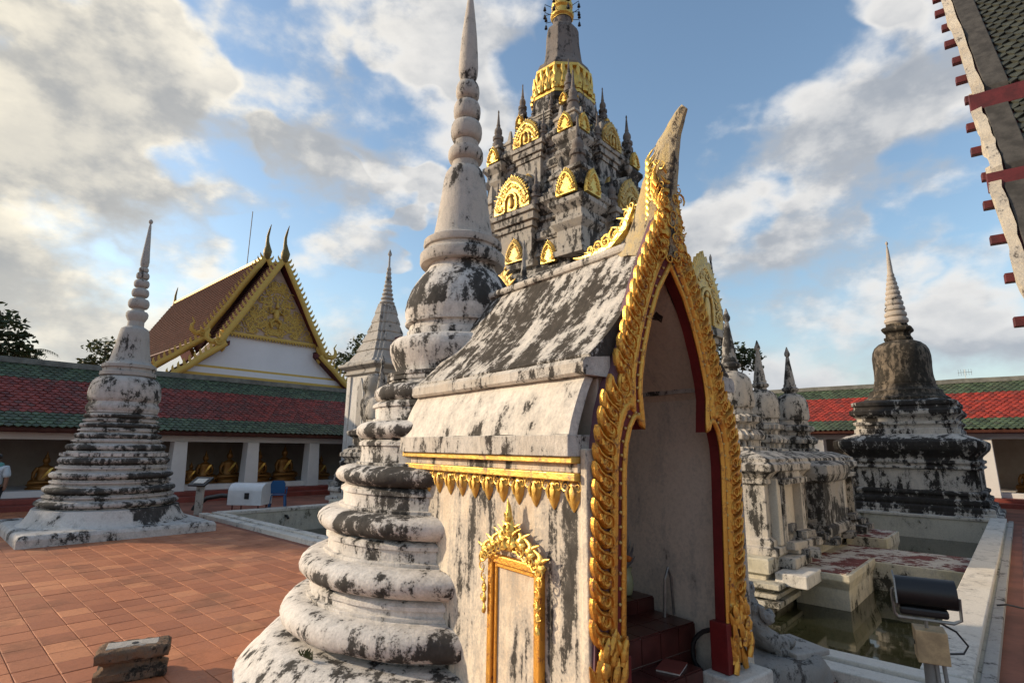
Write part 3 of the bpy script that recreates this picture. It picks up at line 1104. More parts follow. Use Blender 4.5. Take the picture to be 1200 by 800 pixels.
# heavy scrolls filling the gable between mouldings and flames
for side in (-1, 1):
    sc_ = MB()
    rnd = random.Random(5)
    for i in range(34):
        t = 6.5 + 8.2 * i / 33
        for f in (.52, .64):
            a, b = lerp_pt(t, f + rnd.uniform(-.03, .03))
            scroll(sc_, front(side, -.05), a, b, rnd.uniform(.030, .045), rnd.uniform(0, 6.28), rnd.choice((-1, 1)), base=.022)
    sc_.build('gable_scrolls', M['goldframe'], shr, 60)
    sv = MB()
    for i in range(150):
        t = rnd.uniform(.55, 14.2)
        a, b = lerp_pt(t, .50 + .06 * rnd.random())
        if b < .88:
            continue
        scroll(sv, front(side, -.05), a, b, rnd.uniform(.014, .022), rnd.uniform(0, 6.28), rnd.choice((-1, 1)), base=.018, k=9, fat=.22)
    struct(sv.build('small_scrolls', M['goldframe'], shr, 60), 'stuff')
    # gold roots at the foot of the frame
    ft = MB()
    for i in range(46):
        z = .47 + rnd.random() * .42
        a = .62 + rnd.uniform(-.06, .19) * (1.15 - (z - .47) * 1.2)
        dx = rnd.uniform(-.06, .06)
        ft.ribbon([(a, z), (a + dx * .4, z + .05), (a + dx, z + rnd.uniform(.07, .16))], [.022, .026, .006], front(side, -.05), 6, .9, rnd.uniform(.0, .05))
    ft.build('gilded_foot', M['goldframe'], shr, 60)
    a = TC + side * .67 - .075
    pb = MB()
    pb.box(a - .23, a + .21, -.19, .10, .30, .47)
    pb.box(a - .20, a + .18, -.165, .10, .0, .298)
    pb.rough(.006, 4).build('door_pedestal', M['coping'], shr, bevel=.015)
    rb = MB().box(TC - .07 + side * .53 - .03, TC - .07 + side * .53 + .03, -.08, .06, .472, .80)
    rb.build('jamb_foot', M['red'], shr, bevel=.006)
# gable apex: gold cluster in front and curved horn above
ap = MB()
rnd = random.Random(9)
for i in range(44):
    z = 3.36 + .68 * rnd.random() ** 1.2
    wd_ = .16 * (1 - (z - 3.3) / .95) + .02
    a = rnd.uniform(-wd_, wd_)
    scroll(ap, front(1, -.05), a, z, rnd.uniform(.035, .055), rnd.uniform(0, 6.28), rnd.choice((-1, 1)), base=.03 + .05 * rnd.random())
for i in range(9):
    for s in (-1, 1):
        flame(ap, front(s, -.05), .02 + .10 * (1 - i / 9), 3.40 + i * .07, .10, .15, lean=.4, base=.03 + .008 * (i % 3), curl=False)
ap.build('gable_crest', M['goldframe'], shr, 60)
# crest wings seen from the side
for s in (-1, 1):
    wg = MB()
    for i in range(14):
        t = i / 13
        wg.ribbon([(0, 0), (.05, .05), (.05, .13), (.0, .19)], [.03, .035, .02, .004], lambda a, b, d, t=t: (TC + s * (.10 + d), -.02 + .12 * math.sin(t * 9) * .3 - .05 + a * .6, 3.38 + t * .58 + b), 6, .7)
    wg.build('crest_scales', M['goldframe'], shr, 60)
hf = [(-.10, 3.40), (-.115, 3.66), (-.125, 3.86), (-.14, 4.06), (-.165, 4.22), (-.20, 4.37), (-.24, 4.48), (-.27, 4.54)]
hb = [(.44, 3.54), (.34, 3.66), (.25, 3.82), (.175, 4.0), (.10, 4.17), (.01, 4.34), (-.12, 4.50), (-.235, 4.585)]
loops = []
for k in range(29):
    t = k / 28 * 7
    i = min(6, int(t))
    f = t - i
    y0, z0 = [hf[i][j] + (hf[i + 1][j] - hf[i][j]) * f for j in (0, 1)]
    y1, z1 = [hb[i][j] + (hb[i + 1][j] - hb[i][j]) * f for j in (0, 1)]
    w_ = .085 * (1 - k / 28) ** .7 + .022
    loops.append([(TC - w_ * .45, y0, z0), (TC + w_ * .45, y0, z0), (TC + w_, (y0 * 2 + y1) / 3, (z0 * 2 + z1) / 3), (TC + w_ * .9, (y0 + y1 * 2) / 3, (z0 + z1 * 2) / 3),
                  (TC + w_ * .4, y1, z1), (TC - w_ * .4, y1, z1), (TC - w_ * .9, (y0 + y1 * 2) / 3, (z0 + z1 * 2) / 3), (TC - w_, (y0 * 2 + y1) / 3, (z0 * 2 + z1) / 3)])
horn = MB().loft(loops).rough(.012, 7).build('horn_finial', M['horn'], shr, 50)
# gilding that survives on the horn's flanks
for s in (-1, 1):
    hg = MB()
    for i in range(13):
        z = 3.55 + i * .052
        y = .04 - .03 * i / 13
        scroll(hg, lambda a, b, d, s=s: (TC + s * (.07 + d), a, b), y - .05 + .05 * math.sin(i * 2.1), z, .055 - .002 * i, i * 1.3, 1, base=.012)
        flame(hg, lambda a, b, d, s=s: (TC + s * (.06 + d), a, b), y + .02, z, .07, .14, lean=-.5, base=.012, curl=False)
    hg.build('horn_gilding', M['gold'], horn, 60)
# gilded naga crest on the ridge behind the horn
ng = MB()
nm = lambda a, b, d: (TC + d, a, b)
for i, (y, z, s) in enumerate(((.36, 3.80, .07), (.45, 3.745, .07), (.55, 3.715, .065), (.65, 3.70, .055), (.74, 3.69, .045), (.32, 3.88, .05), (.27, 3.94, .04))):
    for dd in (-.03, .03):
        scroll(ng, nm, y, z, s, i * 1.1, -1, base=dd, fat=.16)
for i in range(8):
    flame(ng, nm, .30 + i * .065, 3.70 - .01 * i + .12 * max(0, 1 - i / 3), .085, .15 - .010 * i, lean=.7, base=0, flat=.5, curl=False)
ng.ribbon([(.27, 3.92), (.36, 3.76), (.50, 3.67), (.70, 3.65), (.88, 3.655), (.98, 3.69)], [.04, .045, .04, .035, .025, .006], nm, 6, 1.0)
ng.build('ridge_naga', M['gold'], shr, 60)

# things inside the shrine --------------------------------------------------
al = MB()
steps = ((.17, 1.44, .70, 1.50, FLOOR_Z + .002, .80), (.17, 1.42, .30, .698, FLOOR_Z + .002, .70), (.17, 1.15, .06, .298, FLOOR_Z + .002, .50))
altar = thing('altar', 'dark red tiled stepped altar inside the gilded doorway', 'altar', (LX, LY, 0), SH_ROT)
for b_ in steps:
    x0, x1, y0, y1, z0, z1 = b_
    core = MB().box(x0 + .004, x1 - .004, y0 + .004, y1 - .004, z0, z1 - .004).build('altar_step', M['grout'], altar)
    tl = MB().box(-.5, .5, -.5, .5, -.5, .5).mesh('tile')
    nx, ny_, nz = max(1, round((x1 - x0) / .2)), max(1, round((y1 - y0) / .2)), max(1, round((z1 - z0) / .2))
    tx, ty, tz = (x1 - x0) / nx, (y1 - y0) / ny_, (z1 - z0) / nz
    for i in range(nx):
        for k in range(nz):
            part_from(tl, 'tile', M['altar'], core, (x0 + (i + .5) * tx, y0, z0 + (k + .5) * tz), scale=(tx - .008, .012, tz - .008))
        for j in range(ny_):
            part_from(tl, 'tile', M['altar'], core, (x0 + (i + .5) * tx, y0 + (j + .5) * ty, z1), scale=(tx - .008, ty - .008, .012))


def SHP(x, y, z):
    c, s = math.cos(SH_ROT), math.sin(SH_ROT)
    return (LX + c * x - s * y, LY + s * x + c * y, z)


va = thing('flower_vase', 'pale green vase of orange flowers and silver leaves on the dark altar', 'vase', SHP(1.27, .84, .807), SH_ROT)
MB().lathe([(.03, 0), (.045, .01), (.06, .08), (.055, .14), (.04, .19), (.05, .22), (.035, .215)], 20).build('vase', M['vase'], va, 50)
fm = MB()
for i in range(9):
    fm.ball((random.uniform(-.05, .03), random.uniform(-.04, .04), .27 + random.uniform(-.02, .05)), .028, 7, 5)
fm.build('flowers', M['orange'], va, 60)
fm = MB()
for i in range(34):
    a = random.uniform(0, 6.28)
    h = random.uniform(.10, .30)
    r_ = random.uniform(.01, .10)
    x, y = r_ * math.cos(a), r_ * math.sin(a)
    fm.add([(0, 0, .20), (x * .6 + .012, y * .6, .20 + h * .5), (x, y, .20 + h), (x * .6 - .012, y * .6 + .008, .20 + h * .55)], [(0, 1, 2, 3)])
fm.build('leaves', M['foil'], va)
bk = thing('booklet', 'loose printed booklet lying on the low altar step', 'booklet', SHP(.97, .18, .508), SH_ROT + .4)
MB().box(-.11, .11, -.08, .08, 0, .012).build('pages', M['paper'], bk)
MB().box(-.115, .115, -.083, .083, .0125, .016).build('cover', M['redfloor'], bk)
hs = MB()
pts = [(.0, -.02 + .17 * math.cos(a), .17 + .17 * math.sin(a)) for a in [k * 2 * PI / 24 for k in range(25)]]
hs.tube(pts, .017, 8)
o = hs.build('hose_coil', M['black'], loc=SHP(1.44, .16, FLOOR_Z), rot=SH_ROT + .5)
tag(o, 'black hose coil standing against the inner wall by the right door jamb', 'hose')
st_ = MB()
st_.tube([(0, 0, 0), (.02, 0, .28), (.06, 0, .36), (.10, 0, .28), (.12, 0, 0)], .012, 6)
o = st_.build('wire_hoop', M['steel'], loc=SHP(1.32, .50, .707), rot=SH_ROT)
tag(o, 'bent grey metal hoop standing on the altar by the inner wall', 'hoop')

# ---------------------------------------------------------------- great tower in the pool
TWV, TWU = 7.48, 9.53
tw = thing('sanctuary_tower', 'great stone temple tower with tiers of gilded pediments rising from the pool', 'temple tower', P(TWV, TWU, 0), POOL_ROT)
# local frame: x = v - TWV, y = u - TWU ; the faces we see look to -x (left) and -y (right)
HV, HU = 3.85, 7.1
# stepped platform standing in the water
pm = MB()


def rect_stack(mb, secs, cx=0, cy=0):
    mb.loft([[(cx - a, cy - b, z), (cx + a, cy - b, z), (cx + a, cy + b, z), (cx - a, cy + b, z)] for a, b, z in secs])


def step_prof(hx, hy, z0, steps):
    out = []
    for dx, z in steps:
        out.append((hx + dx, hy + dx, z0 + z))
    return out


PLAT = [(.10, -.7), (.10, -.18), (.04, -.17), (.04, -.06), (.0, -.05), (.0, .06), (.08, .08), (.08, .30), (.05, .32)]
PZ = -.1
rect_stack(pm, step_prof(HV - .1, HU - .1, PZ, PLAT))
pm.rough(.01, 2).build('platform', M['platform'], tw, bevel=.01)
# mouldings of the platform seen at the waterline
for i, (dx, z0, z1) in enumerate(((.17, -.48, -.40), (.13, -.36, -.29), (.20, -.20, -.12))):
    MB().box(-HV - dx + .02, HV + dx - .02, -HU - dx + .02, HU + dx - .02, z0, z1).build('platform_moulding', M['platform'], tw, bevel=.012)
# landings with worn red tops and the causeway to the pool wall
for cx, x0, x1, y0, y1, zt in ((0, -2.92, -.72, -HU - .95, -HU - .06, -.02), (0, 1.26, 3.0, -HU - .85, -HU - .06, .10)):
    la = MB()
    la.loft([[(x0 + .12, y0 + .05, -1.2), (x1 - .05, y0 + .05, -1.2), (x1 - .05, y1, -1.2), (x0 + .12, y1, -1.2)],
             [(x0 + .12, y0 + .05, -.28), (x1 - .05, y0 + .05, -.28), (x1 - .05, y1, -.28), (x0 + .12, y1, -.28)],
             [(x0, y0, -.12), (x1, y0, -.12), (x1, y1, -.12), (x0, y1, -.12)],
             [(x0, y0, zt), (x1, y0, zt), (x1, y1, zt), (x0, y1, zt)]])
    la = la.build('landing', M['platform'], tw, bevel=.012)
    MB().box(x0 + .06, x1 - .06, y0 + .06, y1 - .02, zt + .001, zt + .012).build('red_floor', M['redworn'], la)
cw = MB().box(-.70, 1.24, -TWU - .01, -HU - .08, -1.2, -.10).build('causeway', M['platform'], tw, bevel=.012)
MB().box(-.62, 1.16, -TWU + .03, -HU - .12, -.099, -.087).build('red_floor', M['redworn'], cw)
MB().box(-3.72, -2.85, -HU - .52, -HU - .02, -.18, .02).rough(.01, 3).build('step_stone', M['coping'], tw, bevel=.02)
MB().box(-3.3, -2.3, -HU - .25, -HU + .1, .021, .20).rough(.02, 3).build('step_stone', M['sanct'], tw, bevel=.02)
# rough black steps in front of the niches
rnd = random.Random(3)
for cx in (-2.28, -.9, .75, 2.2):
    for k in range(7):
        x = cx + rnd.uniform(-.42, .42)
        z = .22 + .12 * (k % 4)
        y = -HU - .22 + .12 * (k % 4) + rnd.uniform(-.05, .05)
        m3 = Matrix.Rotation(rnd.uniform(-.35, .35), 3, 'Z') @ Matrix.Rotation(rnd.uniform(-.12, .12), 3, 'X')
        b0 = MB().obox((0, 0, 0), (rnd.uniform(.28, .5), rnd.uniform(.22, .34), .13), m3)
        b0.v = [(p[0] + x, p[1] + y, p[2] + z) for p in b0.v]
        b0.rough(.015, 6, k).build('step_block', M['blackstone'] if (cx > -2 or k % 3 == 0) else M['sanct'], tw, bevel=.015)
    MB().box(cx - .55, cx + .55, -HU - .18, -HU + .35, .2, .34).rough(.02, 3).build('step_block', M['sanct'], tw, bevel=.02)

# lower storey: moulded wall with niches
LV, LU = 3.35, 6.95
body = MB()
secs = [(.16, .22), (.16, .34), (.08, .36), (.08, .46), (0, .50), (0, 1.40), (.05, 1.42), (.05, 1.50), (.02, 1.51), (.10, 1.60), (.17, 1.64), (.17, 1.76), (.10, 1.80), (.10, 1.86), (.02, 1.90), (-.30, 2.0)]
rect_stack(body, [(LV + d, LU + d, z) for d, z in secs])
body.rough(.012, 2.2).build('storey_wall', M['sanct'], tw, bevel=.012)


def niche(x, y, nx, ny, w_, h_, z0, parent, mat_in, mat_fr):
    """arched recess with pilasters, standing proud of the wall; (nx, ny) is the outward normal"""
    tx, ty = -ny, nx
    to = lambda a, b, d: (x + tx * a + nx * d, y + ty * a + ny * d, b)
    fr = MB()
    for s in (-1, 1):
        a0 = s * (w_ / 2 + .10)
        fr.prism([(a0 - .10, z0), (a0 + .10, z0), (a0 + .10, z0 + h_), (a0 - .10, z0 + h_)], to, -.05, .16)
    fr.prism([(-w_ / 2 - .28, z0 + h_ + .001), (w_ / 2 + .28, z0 + h_ + .001), (w_ / 2 + .30, z0 + h_ + .10), (-w_ / 2 - .30, z0 + h_ + .10)], to, -.05, .22)
    out = []
    for i in range(11):
        t = -1 + 2 * i / 10
        out.append((t * (w_ / 2 + .30), z0 + h_ + .101 + .34 * (1 - abs(t) ** 1.6)))
    fr.prism([(w_ / 2 + .3, z0 + h_ + .1005), (-w_ / 2 - .3, z0 + h_ + .1005)] + out, to, -.05, .12)
    f_ = fr.rough(.012, 4).build('niche_frame', mat_fr, parent, bevel=.012)
    pn = MB().prism([(-w_ / 2, z0), (w_ / 2, z0), (w_ / 2, z0 + h_), (-w_ / 2, z0 + h_)], to, -.05, .012)
    pn.build('niche_panel', mat_in, f_)


for x in (-2.28, 2.22):
    niche(x, -LU, 0, -1, .98, 1.06, .34, tw, M['sanctclean'], M['sanct'])
for y in (-5.6, -3.6, 3.6, 5.6):
    niche(-LV, y, -1, 0, .6, 1.02, .42, tw, M['sanctclean'], M['sanct'])
dbk = MB()
rect_stack(dbk, [(.95, .42, .30), (.95, .42, .48), (.86, .34, .52), (.86, .34, 1.36), (.95, .42, 1.40), (1.0, .48, 1.55), (1.0, .48, 1.72), (.8, .3, 1.8)], 0, -LU)
o = dbk.build('door_block', M['towerdark'], tw, bevel=.02)
# doorway porch in the middle of the right face
MB().box(-3.15, -2.98, -LU - .14, -LU + .02, .36, 1.5).rough(.012, 4).build('pilaster', M['sanctclean'], tw, bevel=.015)


def stupa_profile(s, h0):
    """small stupa: moulded foot, bell, ringed neck, spike and bud"""
    p_ = [(.56, 0), (.56, .12), (.46, .14), (.46, .24), (.54, .26), (.56, .34), (.48, .42), (.40, .44), (.40, .52), (.50, .56), (.50, .66), (.38, .70), (.36, .80), (.40, .82), (.42, .9), (.415, 1.05), (.40, 1.2), (.36, 1.33), (.28, 1.42), (.17, 1.47),
          (.16, 1.52), (.22, 1.55), (.23, 1.60), (.17, 1.64), (.175, 1.68), (.15, 1.72), (.145, 1.8), (.11, 2.0), (.075, 2.2), (.05, 2.36), (.04, 2.40), (.075, 2.44), (.08, 2.49), (.05, 2.56), (.012, 2.66)]
    return [(r * s, h0 + z * s) for r, z in p_]


def small_stupa(x, y, z, s, name='corner_stupa', mat=None, smooth=45, sq=True, bulge=1.0):
    p_ = stupa_profile(1, 0)
    mat = mat or M['sanct']
    foot = MB()
    if sq:
        foot.square([(r * .82 * s, zz * s) for r, zz in p_[:12]], d=.07 * s)
    else:
        foot.lathe([(r * s, zz * s) for r, zz in p_[:12]], 28)
    foot.rough(.012 * s, 3, x)
    root = foot.build(name, mat, tw, None, (x, y, z), bevel=.01)
    MB().lathe([(r * s * bulge, zz * s) for r, zz in p_[11:20]], 28, wob=.02 * s, seed=x).build('bell', mat, root, smooth)
    MB().lathe([(r * s * .85, zz * s) for r, zz in p_[19:]], 16, wob=.01 * s, seed=y).build('spire', M['towerdark'], root, 40)
    return root


for x, y, s in ((-1.45, -5.75, 1.24), (.5, -5.75, 1.07), (3.0, -5.75, 1.14)):
    small_stupa(x, y, 1.92, s, bulge=.92)
for x, y, s in ((-3.0, -2.4, 1.1), (-3.0, 2.2, 1.1), (-2.9, 5.75, 1.2), (2.9, 5.75, 1.15)):
    small_stupa(x, y, 1.92, s)
# upper body (cross plan) -------------------------------------------------------
ub = MB()
ub.square([(3.0, 1.88), (3.0, 2.3), (2.85, 2.35), (2.85, 4.9), (2.95, 5.0), (3.1, 5.1), (3.1, 5.3), (2.95, 5.35), (2.8, 5.45), (2.8, 5.7)], d=.3)
ub.build('main_body', M['tower'], tw, bevel=.02)


def to_face(k, dist):
    """frame on one of the four faces: a along the face, b up, d outwards"""
    c, s = ((0, -1), (-1, 0), (0, 1), (1, 0))[k]
    tx, ty = -s, c
    return lambda a, b, d: (c * (dist + d) + tx * a, s * (dist + d) + ty * a, b)


def pediment_mesh(w_, h_, niche_=True):
    """gilded flame-edged fan with a hooded niche; a across, b up, -y outwards"""
    to = lambda a, b, d: (a, -d, b)
    mb = MB()
    out = []
    n = 22
    for i in range(n + 1):
        t = -1 + 2 * i / n
        edge = h_ * (.16 + .74 * (1 - abs(t) ** 2.4) ** .8 + .10 * (1 - abs(t)) ** 3)
        out.append((t * w_ / 2, edge * (1.0 + (.07 if i % 2 else -.03))))
    mb.prism([(w_ / 2, 0), (-w_ / 2, 0)] + out, to, -.06, .05)
    for i in range(1, n):
        t = -1 + 2 * i / n
        edge = h_ * (.16 + .74 * (1 - abs(t) ** 2.4) ** .8 + .10 * (1 - abs(t)) ** 3)
        a = t * w_ / 2
        flame(mb, to, a * .93, edge * .82, w_ * .14, h_ * .20, lean=.5 * t, base=.05, curl=False)
    for s in (-1, 1):
        for i in range(5):
            scroll(mb, to, s * w_ * (.07 + .085 * i), h_ * (.70 - .045 * i - .022 * i * i), w_ * .07, PI / 2, -s, base=.07, fat=.19)
            scroll(mb, to, s * w_ * (.22 + .05 * i), h_ * (.48 - .08 * i), w_ * .05, PI, s, base=.075, fat=.22)
        scroll(mb, to, s * w_ * .36, h_ * .15, w_ * .10, PI * .2, s, base=.08, fat=.18)
        scroll(mb, to, s * w_ * .22, h_ * .12, w_ * .06, PI * .2, s, base=.08, fat=.18)
    if niche_:
        arc = [(w_ * .17 * math.cos(PI * i / 10), h_ * (.24 + .26 * math.sin(PI * i / 10))) for i in range(11)]
        arc = [(w_ * .17, .0)] + arc + [(-w_ * .17, .0)]
        mb.ribbon(arc, w_ * .035, to, 6, 1.0, .075)
        mb.ball((0, -.075, h_ * .22), (w_ * .07, .05, h_ * .18), 8, 6)
        mb.ball((0, -.085, h_ * .42), w_ * .045, 8, 6)
    return mb.mesh('gilded_pediment', 60)


PED_BIG = pediment_mesh(1.0, 1.0)
PED_SMALL = pediment_mesh(1.0, 1.0, False)
PED_BIG_OLD = pediment_mesh(1.0, 1.0)
PED_SMALL_OLD = pediment_mesh(1.0, 1.0, False)
FACE_ROT = (PI, PI * .5, 0, 0)
KROT = {0: 0.0, 1: -PI / 2, 2: PI, 3: PI / 2}      # rotation that turns -y to the face normal
FN = {0: (0, -1), 1: (-1, 0), 2: (0, 1), 3: (1, 0)}


def ped(me, k, dist, off, z, w_, h_, mat, parent=tw, name='gilded_pediment'):
    nx, ny = FN[k]
    tx, ty = -ny, nx
    me2 = me
    return part_from(me2, name, mat, parent, (nx * dist + tx * off, ny * dist + ty * off, z), (0, 0, KROT[k]), (w_, 1.0, h_))


def mini(x, y, z, h, r, mat, name='mini_spire'):
    prof = [(1.0, 0), (1.0, .10), (.75, .12), (.75, .18), (.95, .20), (.95, .27), (.62, .30), (.62, .36), (.70, .38), (.66, .46), (.40, .53), (.30, .55), (.36, .58), (.28, .62), (.20, .75), (.13, .88), (.10, .90), (.15, .93), (.13, .96), (.02, 1.0)]
    return MB().lathe([(q * r, zz * h) for q, zz in prof], 12).build(name, mat, tw, 40, (x, y, z))


# the arms of the cross on the lower storey with their gilded gables
for k in range(4):
    arm = 4.55 if k in (0, 2) else 3.35
    to = to_face(k, 0)
    ab = MB()
    for (hw, z0, z1, d1) in ((1.15, 1.95, 2.4, arm), (1.0, 2.401, 4.7, arm - .12), (1.08, 4.701, 4.85, arm - .04), (1.2, 4.851, 5.02, arm + .08), (1.3, 5.021, 5.25, arm + .18)):
        ab.prism([(-hw, z0), (hw, z0), (hw, z1), (-hw, z1)], to, 2.0, d1)
    ab.build('arm_body', M['tower'], tw, bevel=.02)
    rf_ = MB()
    rf_.prism([(-1.2, 5.251), (1.2, 5.251), (.7, 6.2), (0, 6.9), (-.7, 6.2)], to, 1.5, arm + .02)
    rf_.build('arm_roof', M['towerdark'], tw, bevel=.02)
    ped(PED_BIG_OLD, k, arm + .10, 0, 5.26, 2.2, 1.9, M['goldold'])
    for s in (-1, 1):
        nx, ny = FN[k]
        tx, ty = -ny, nx
        mini(nx * (arm - .1) + tx * s * 1.1, ny * (arm - .1) + ty * s * 1.1, 5.26, 2.3, .26, M['towerdark'])

# receding tiers ---------------------------------------------------------------
MB().square([(2.75, 5.6), (2.75, 5.78), (2.62, 5.8), (2.62, 6.0), (2.5, 6.05), (2.5, 6.35), (2.62, 6.42), (2.7, 6.5), (2.7, 6.66), (2.55, 6.7), (2.45, 6.85), (2.3, 6.95)], d=.25).build('tier_wall', M['towerdark'], tw, bevel=.015)
TIERS = [  # half size, z0, wall height, corner step
    dict(h=2.15, z=6.85, wall=2.62, dd=.22),
    dict(h=1.62, z=9.5, wall=2.40, dd=.18),
    dict(h=1.02, z=11.95, wall=1.15, dd=.12),
]
for ti, T_ in enumerate(TIERS):
    h, z, wl_, dd = T_['h'], T_['z'], T_['wall'], T_['dd']
    k_ = h / 2.15
    tb = MB()
    tb.square([(h + .22 * k_, z), (h + .22 * k_, z + .16 * k_), (h + .12 * k_, z + .18 * k_), (h + .12 * k_, z + .30 * k_), (h, z + .36 * k_), (h, z + wl_ * .22), (h + .05 * k_, z + wl_ * .23), (h + .05 * k_, z + wl_ * .26), (h - .03, z + wl_ * .27), (h - .03, z + wl_ * .40), (h + .02, z + wl_ * .41), (h + .02, z + wl_ * .54), (h - .02, z + wl_ * .55), (h - .02, z + wl_ * .62), (h + .05 * k_, z + wl_ * .64), (h + .05 * k_, z + wl_ * .68), (h, z + wl_ * .70)], d=dd)
    tb.build('tier_wall', M['tower'], tw, bevel=.015)
    tc = MB()
    zc = z + wl_ * .70 + .002
    tc.square([(h + .04 * k_, zc), (h + .10 * k_, zc + .08 * k_), (h + .18 * k_, zc + .18 * k_), (h + .30 * k_, zc + .28 * k_), (h + .32 * k_, zc + .42 * k_), (h + .24 * k_, zc + .45 * k_), (h + .20 * k_, zc + .58 * k_), (h + .05 * k_, zc + .62 * k_), (h - .15 * k_, zc + .72 * k_), (h - .3 * k_, zc + .98 * k_)], d=dd)
    tc.build('tier_cornice', M['towerdark'], tw, bevel=.015)
    tm = MB().square([(h + .02, z + wl_ * .42), (h + .07 * k_, z + wl_ * .44), (h + .07 * k_, z + wl_ * .50), (h + .02, z + wl_ * .52)], d=dd).build('tier_moulding', M['towerdark'], tw, bevel=.01)
    for sx, sy, ax in ((-1, 0, 0), (1, 0, 0), (0, -1, 1), (0, 1, 1)):
        for q in (-.66, .66):
            if ti > 1:
                continue
            cx, cy = (sx * h * .93, q * h) if ax == 0 else (q * h, sy * h * .93)
            MB().square([(.26 * k_, zc + .5 * k_), (.26 * k_, zc + .72 * k_), (.19 * k_, zc + .74 * k_), (.19 * k_, zc + .96 * k_), (.25 * k_, zc + 1.0 * k_), (.25 * k_, zc + 1.08 * k_), (.1 * k_, zc + 1.3 * k_), (.03, zc + 1.75 * k_)], cx, cy).build('corner_turret', M['tower'], tw, bevel=.008)
    ztop = zc + .5 * k_
    for k in range(4):
        to = to_face(k, 0)
        pb = MB()
        pw = .62 * k_
        d0 = h - .3
        for (hw, z0, z1, d1) in ((pw * 1.12, z + .302 * k_, z + .5 * k_, h + .26 * k_), (pw, z + .5 * k_ + .001, z + wl_ * .58, h + .22 * k_), (pw * 1.12, z + wl_ * .58 + .001, z + wl_ * .65, h + .28 * k_), (pw * 1.28, z + wl_ * .65 + .001, z + wl_ * .74, h + .36 * k_), (pw * 1.4, z + wl_ * .74 + .001, z + wl_ * .80, h + .43 * k_)):
            pb.prism([(-hw, z0), (hw, z0), (hw, z1), (-hw, z1)], to, d0, d1)
        pb.build('tier_porch', M['tower'], tw, bevel=.012)
        nx_, ny_2 = FN[k]
        for s in (-1, 1):
            mini(nx_ * (h + .22 * k_) - ny_2 * s * pw * 1.25, ny_2 * (h + .22 * k_) + nx_ * s * pw * 1.25, z + wl_ * .80 + .002, 1.0 * k_ + .25, .15 * k_ + .03, M['spiredark'])
        bk_ = MB().prism([(-pw * 1.1, z + wl_ * .80 + .001), (pw * 1.1, z + wl_ * .80 + .001), (pw * .9, z + wl_ * .8 + 1.0 * k_), (0, z + wl_ * .8 + 1.3 * k_), (-pw * .9, z + wl_ * .8 + 1.0 * k_)], to, d0, h + .30 * k_)
        bk_.build('porch_hood', M['towerdark'], tw, bevel=.02)
        if ti < 2:
            ped(PED_BIG_OLD if k == 0 else PED_BIG, k, h + .40 * k_, 0, z + wl_ * .80 + .002, 1.4 * k_, 1.1 * k_, M['goldold'] if k == 0 else M['goldworn'])
        # niche figure below the pediment
        ped(PED_SMALL_OLD, k, h + .27 * k_, 0, z + .52 * k_, .66 * k_, .7 * k_, M['goldold'])
        # antefixes beside it and on the corners
        for s in ((-1, 1) if ti == 0 else ()):
            ped(PED_SMALL, k, h + .26 * k_, s * (h * .60), z + .18 * k_ + (0 if ti else .05), .50 * k_, .62 * k_, M['gold'], name='gilded_antefix')
        for s in (-1, 1):
            ped(PED_SMALL, k, h + .36 * k_, s * (h - .16 * k_), zc + .20 * k_, .66 * k_, .74 * k_, M['gold'] if (s > 0) == (k == 1) else M['goldold'], name='gilded_antefix')
    for sx in (-1, 1):
        for sy in (-1, 1):
            q = h - .05 * k_
            qa = h - .16 * k_
            if ti < 2:
                ae = MB().square([(.50 * k_, z + .305 * k_), (.50 * k_, z + .46 * k_), (.42 * k_, z + .50 * k_), (.42 * k_, z + wl_ * .40), (.48 * k_, z + wl_ * .43), (.55 * k_, z + wl_ * .47), (.55 * k_, z + wl_ * .51), (.44 * k_, z + wl_ * .53), (.44 * k_, z + wl_ * .60), (.52 * k_, z + wl_ * .64), (.60 * k_, z + wl_ * .68), (.60 * k_, z + wl_ * .73), (.45 * k_, z + wl_ * .76)], sx * qa, sy * qa)
                ae.build('corner_aedicule', M['tower'], tw, bevel=.012)
            cb = MB().square([(.30 * k_, zc + .46 * k_), (.30 * k_, zc + .62 * k_), (.22 * k_, zc + .64 * k_), (.22 * k_, zc + .95 * k_), (.30 * k_, zc + 1.0 * k_), (.30 * k_, zc + 1.1 * k_), (.2 * k_, zc + 1.16 * k_)], sx * q, sy * q)
            cb.build('corner_block', M['tower'], tw, bevel=.01)
            mini(sx * q, sy * q, zc + 1.15 * k_, (1.6, 1.45, 1.25)[ti], (.25, .20, .16)[ti], M['spiredark'])
# top: octagonal gilded band, dark bell and gilded spire
oc = PI / 8
zt = 13.05
MB().lathe([(1.2, zt - .25), (1.2, zt), (1.05, zt + .02), (1.0, zt + .3), (1.1, zt + .4), (1.1, zt + .55), (.9, zt + .6)], 8, phase=oc).build('octagon_base', M['towerdark'], tw, bevel=.015)
z = 13.6
MB().lathe([(1.02, z), (1.10, z + .03), (1.10, z + .13), (1.02, z + .15)], 8, phase=oc).build('gilded_band', M['gold'], tw)
MB().lathe([(.98, z + .151), (1.06, z + .3), (1.07, z + .55), (1.0, z + .85), (.92, z + 1.05)], 8, phase=oc).build('gilded_drum', M['goldband'], tw)
ob = MB()
for j in range(24):
    a = 2 * PI * (j + .5) / 24
    q = 1.055
    to = lambda a_, b_, d, a=a: ((q + d) * math.cos(a) - a_ * math.sin(a), (q + d) * math.sin(a) + a_ * math.cos(a), b_)
    flame(ob, to, 0, z + .16, .26, .5, lean=.0, base=0)
    ob.ribbon([(0, z + 1.04), (0, z + .85), (0, z + .66)], [.05, .08, .01], to, 6, .6, -.03)
ob.build('drum_leaves', M['goldband'], tw, 60)
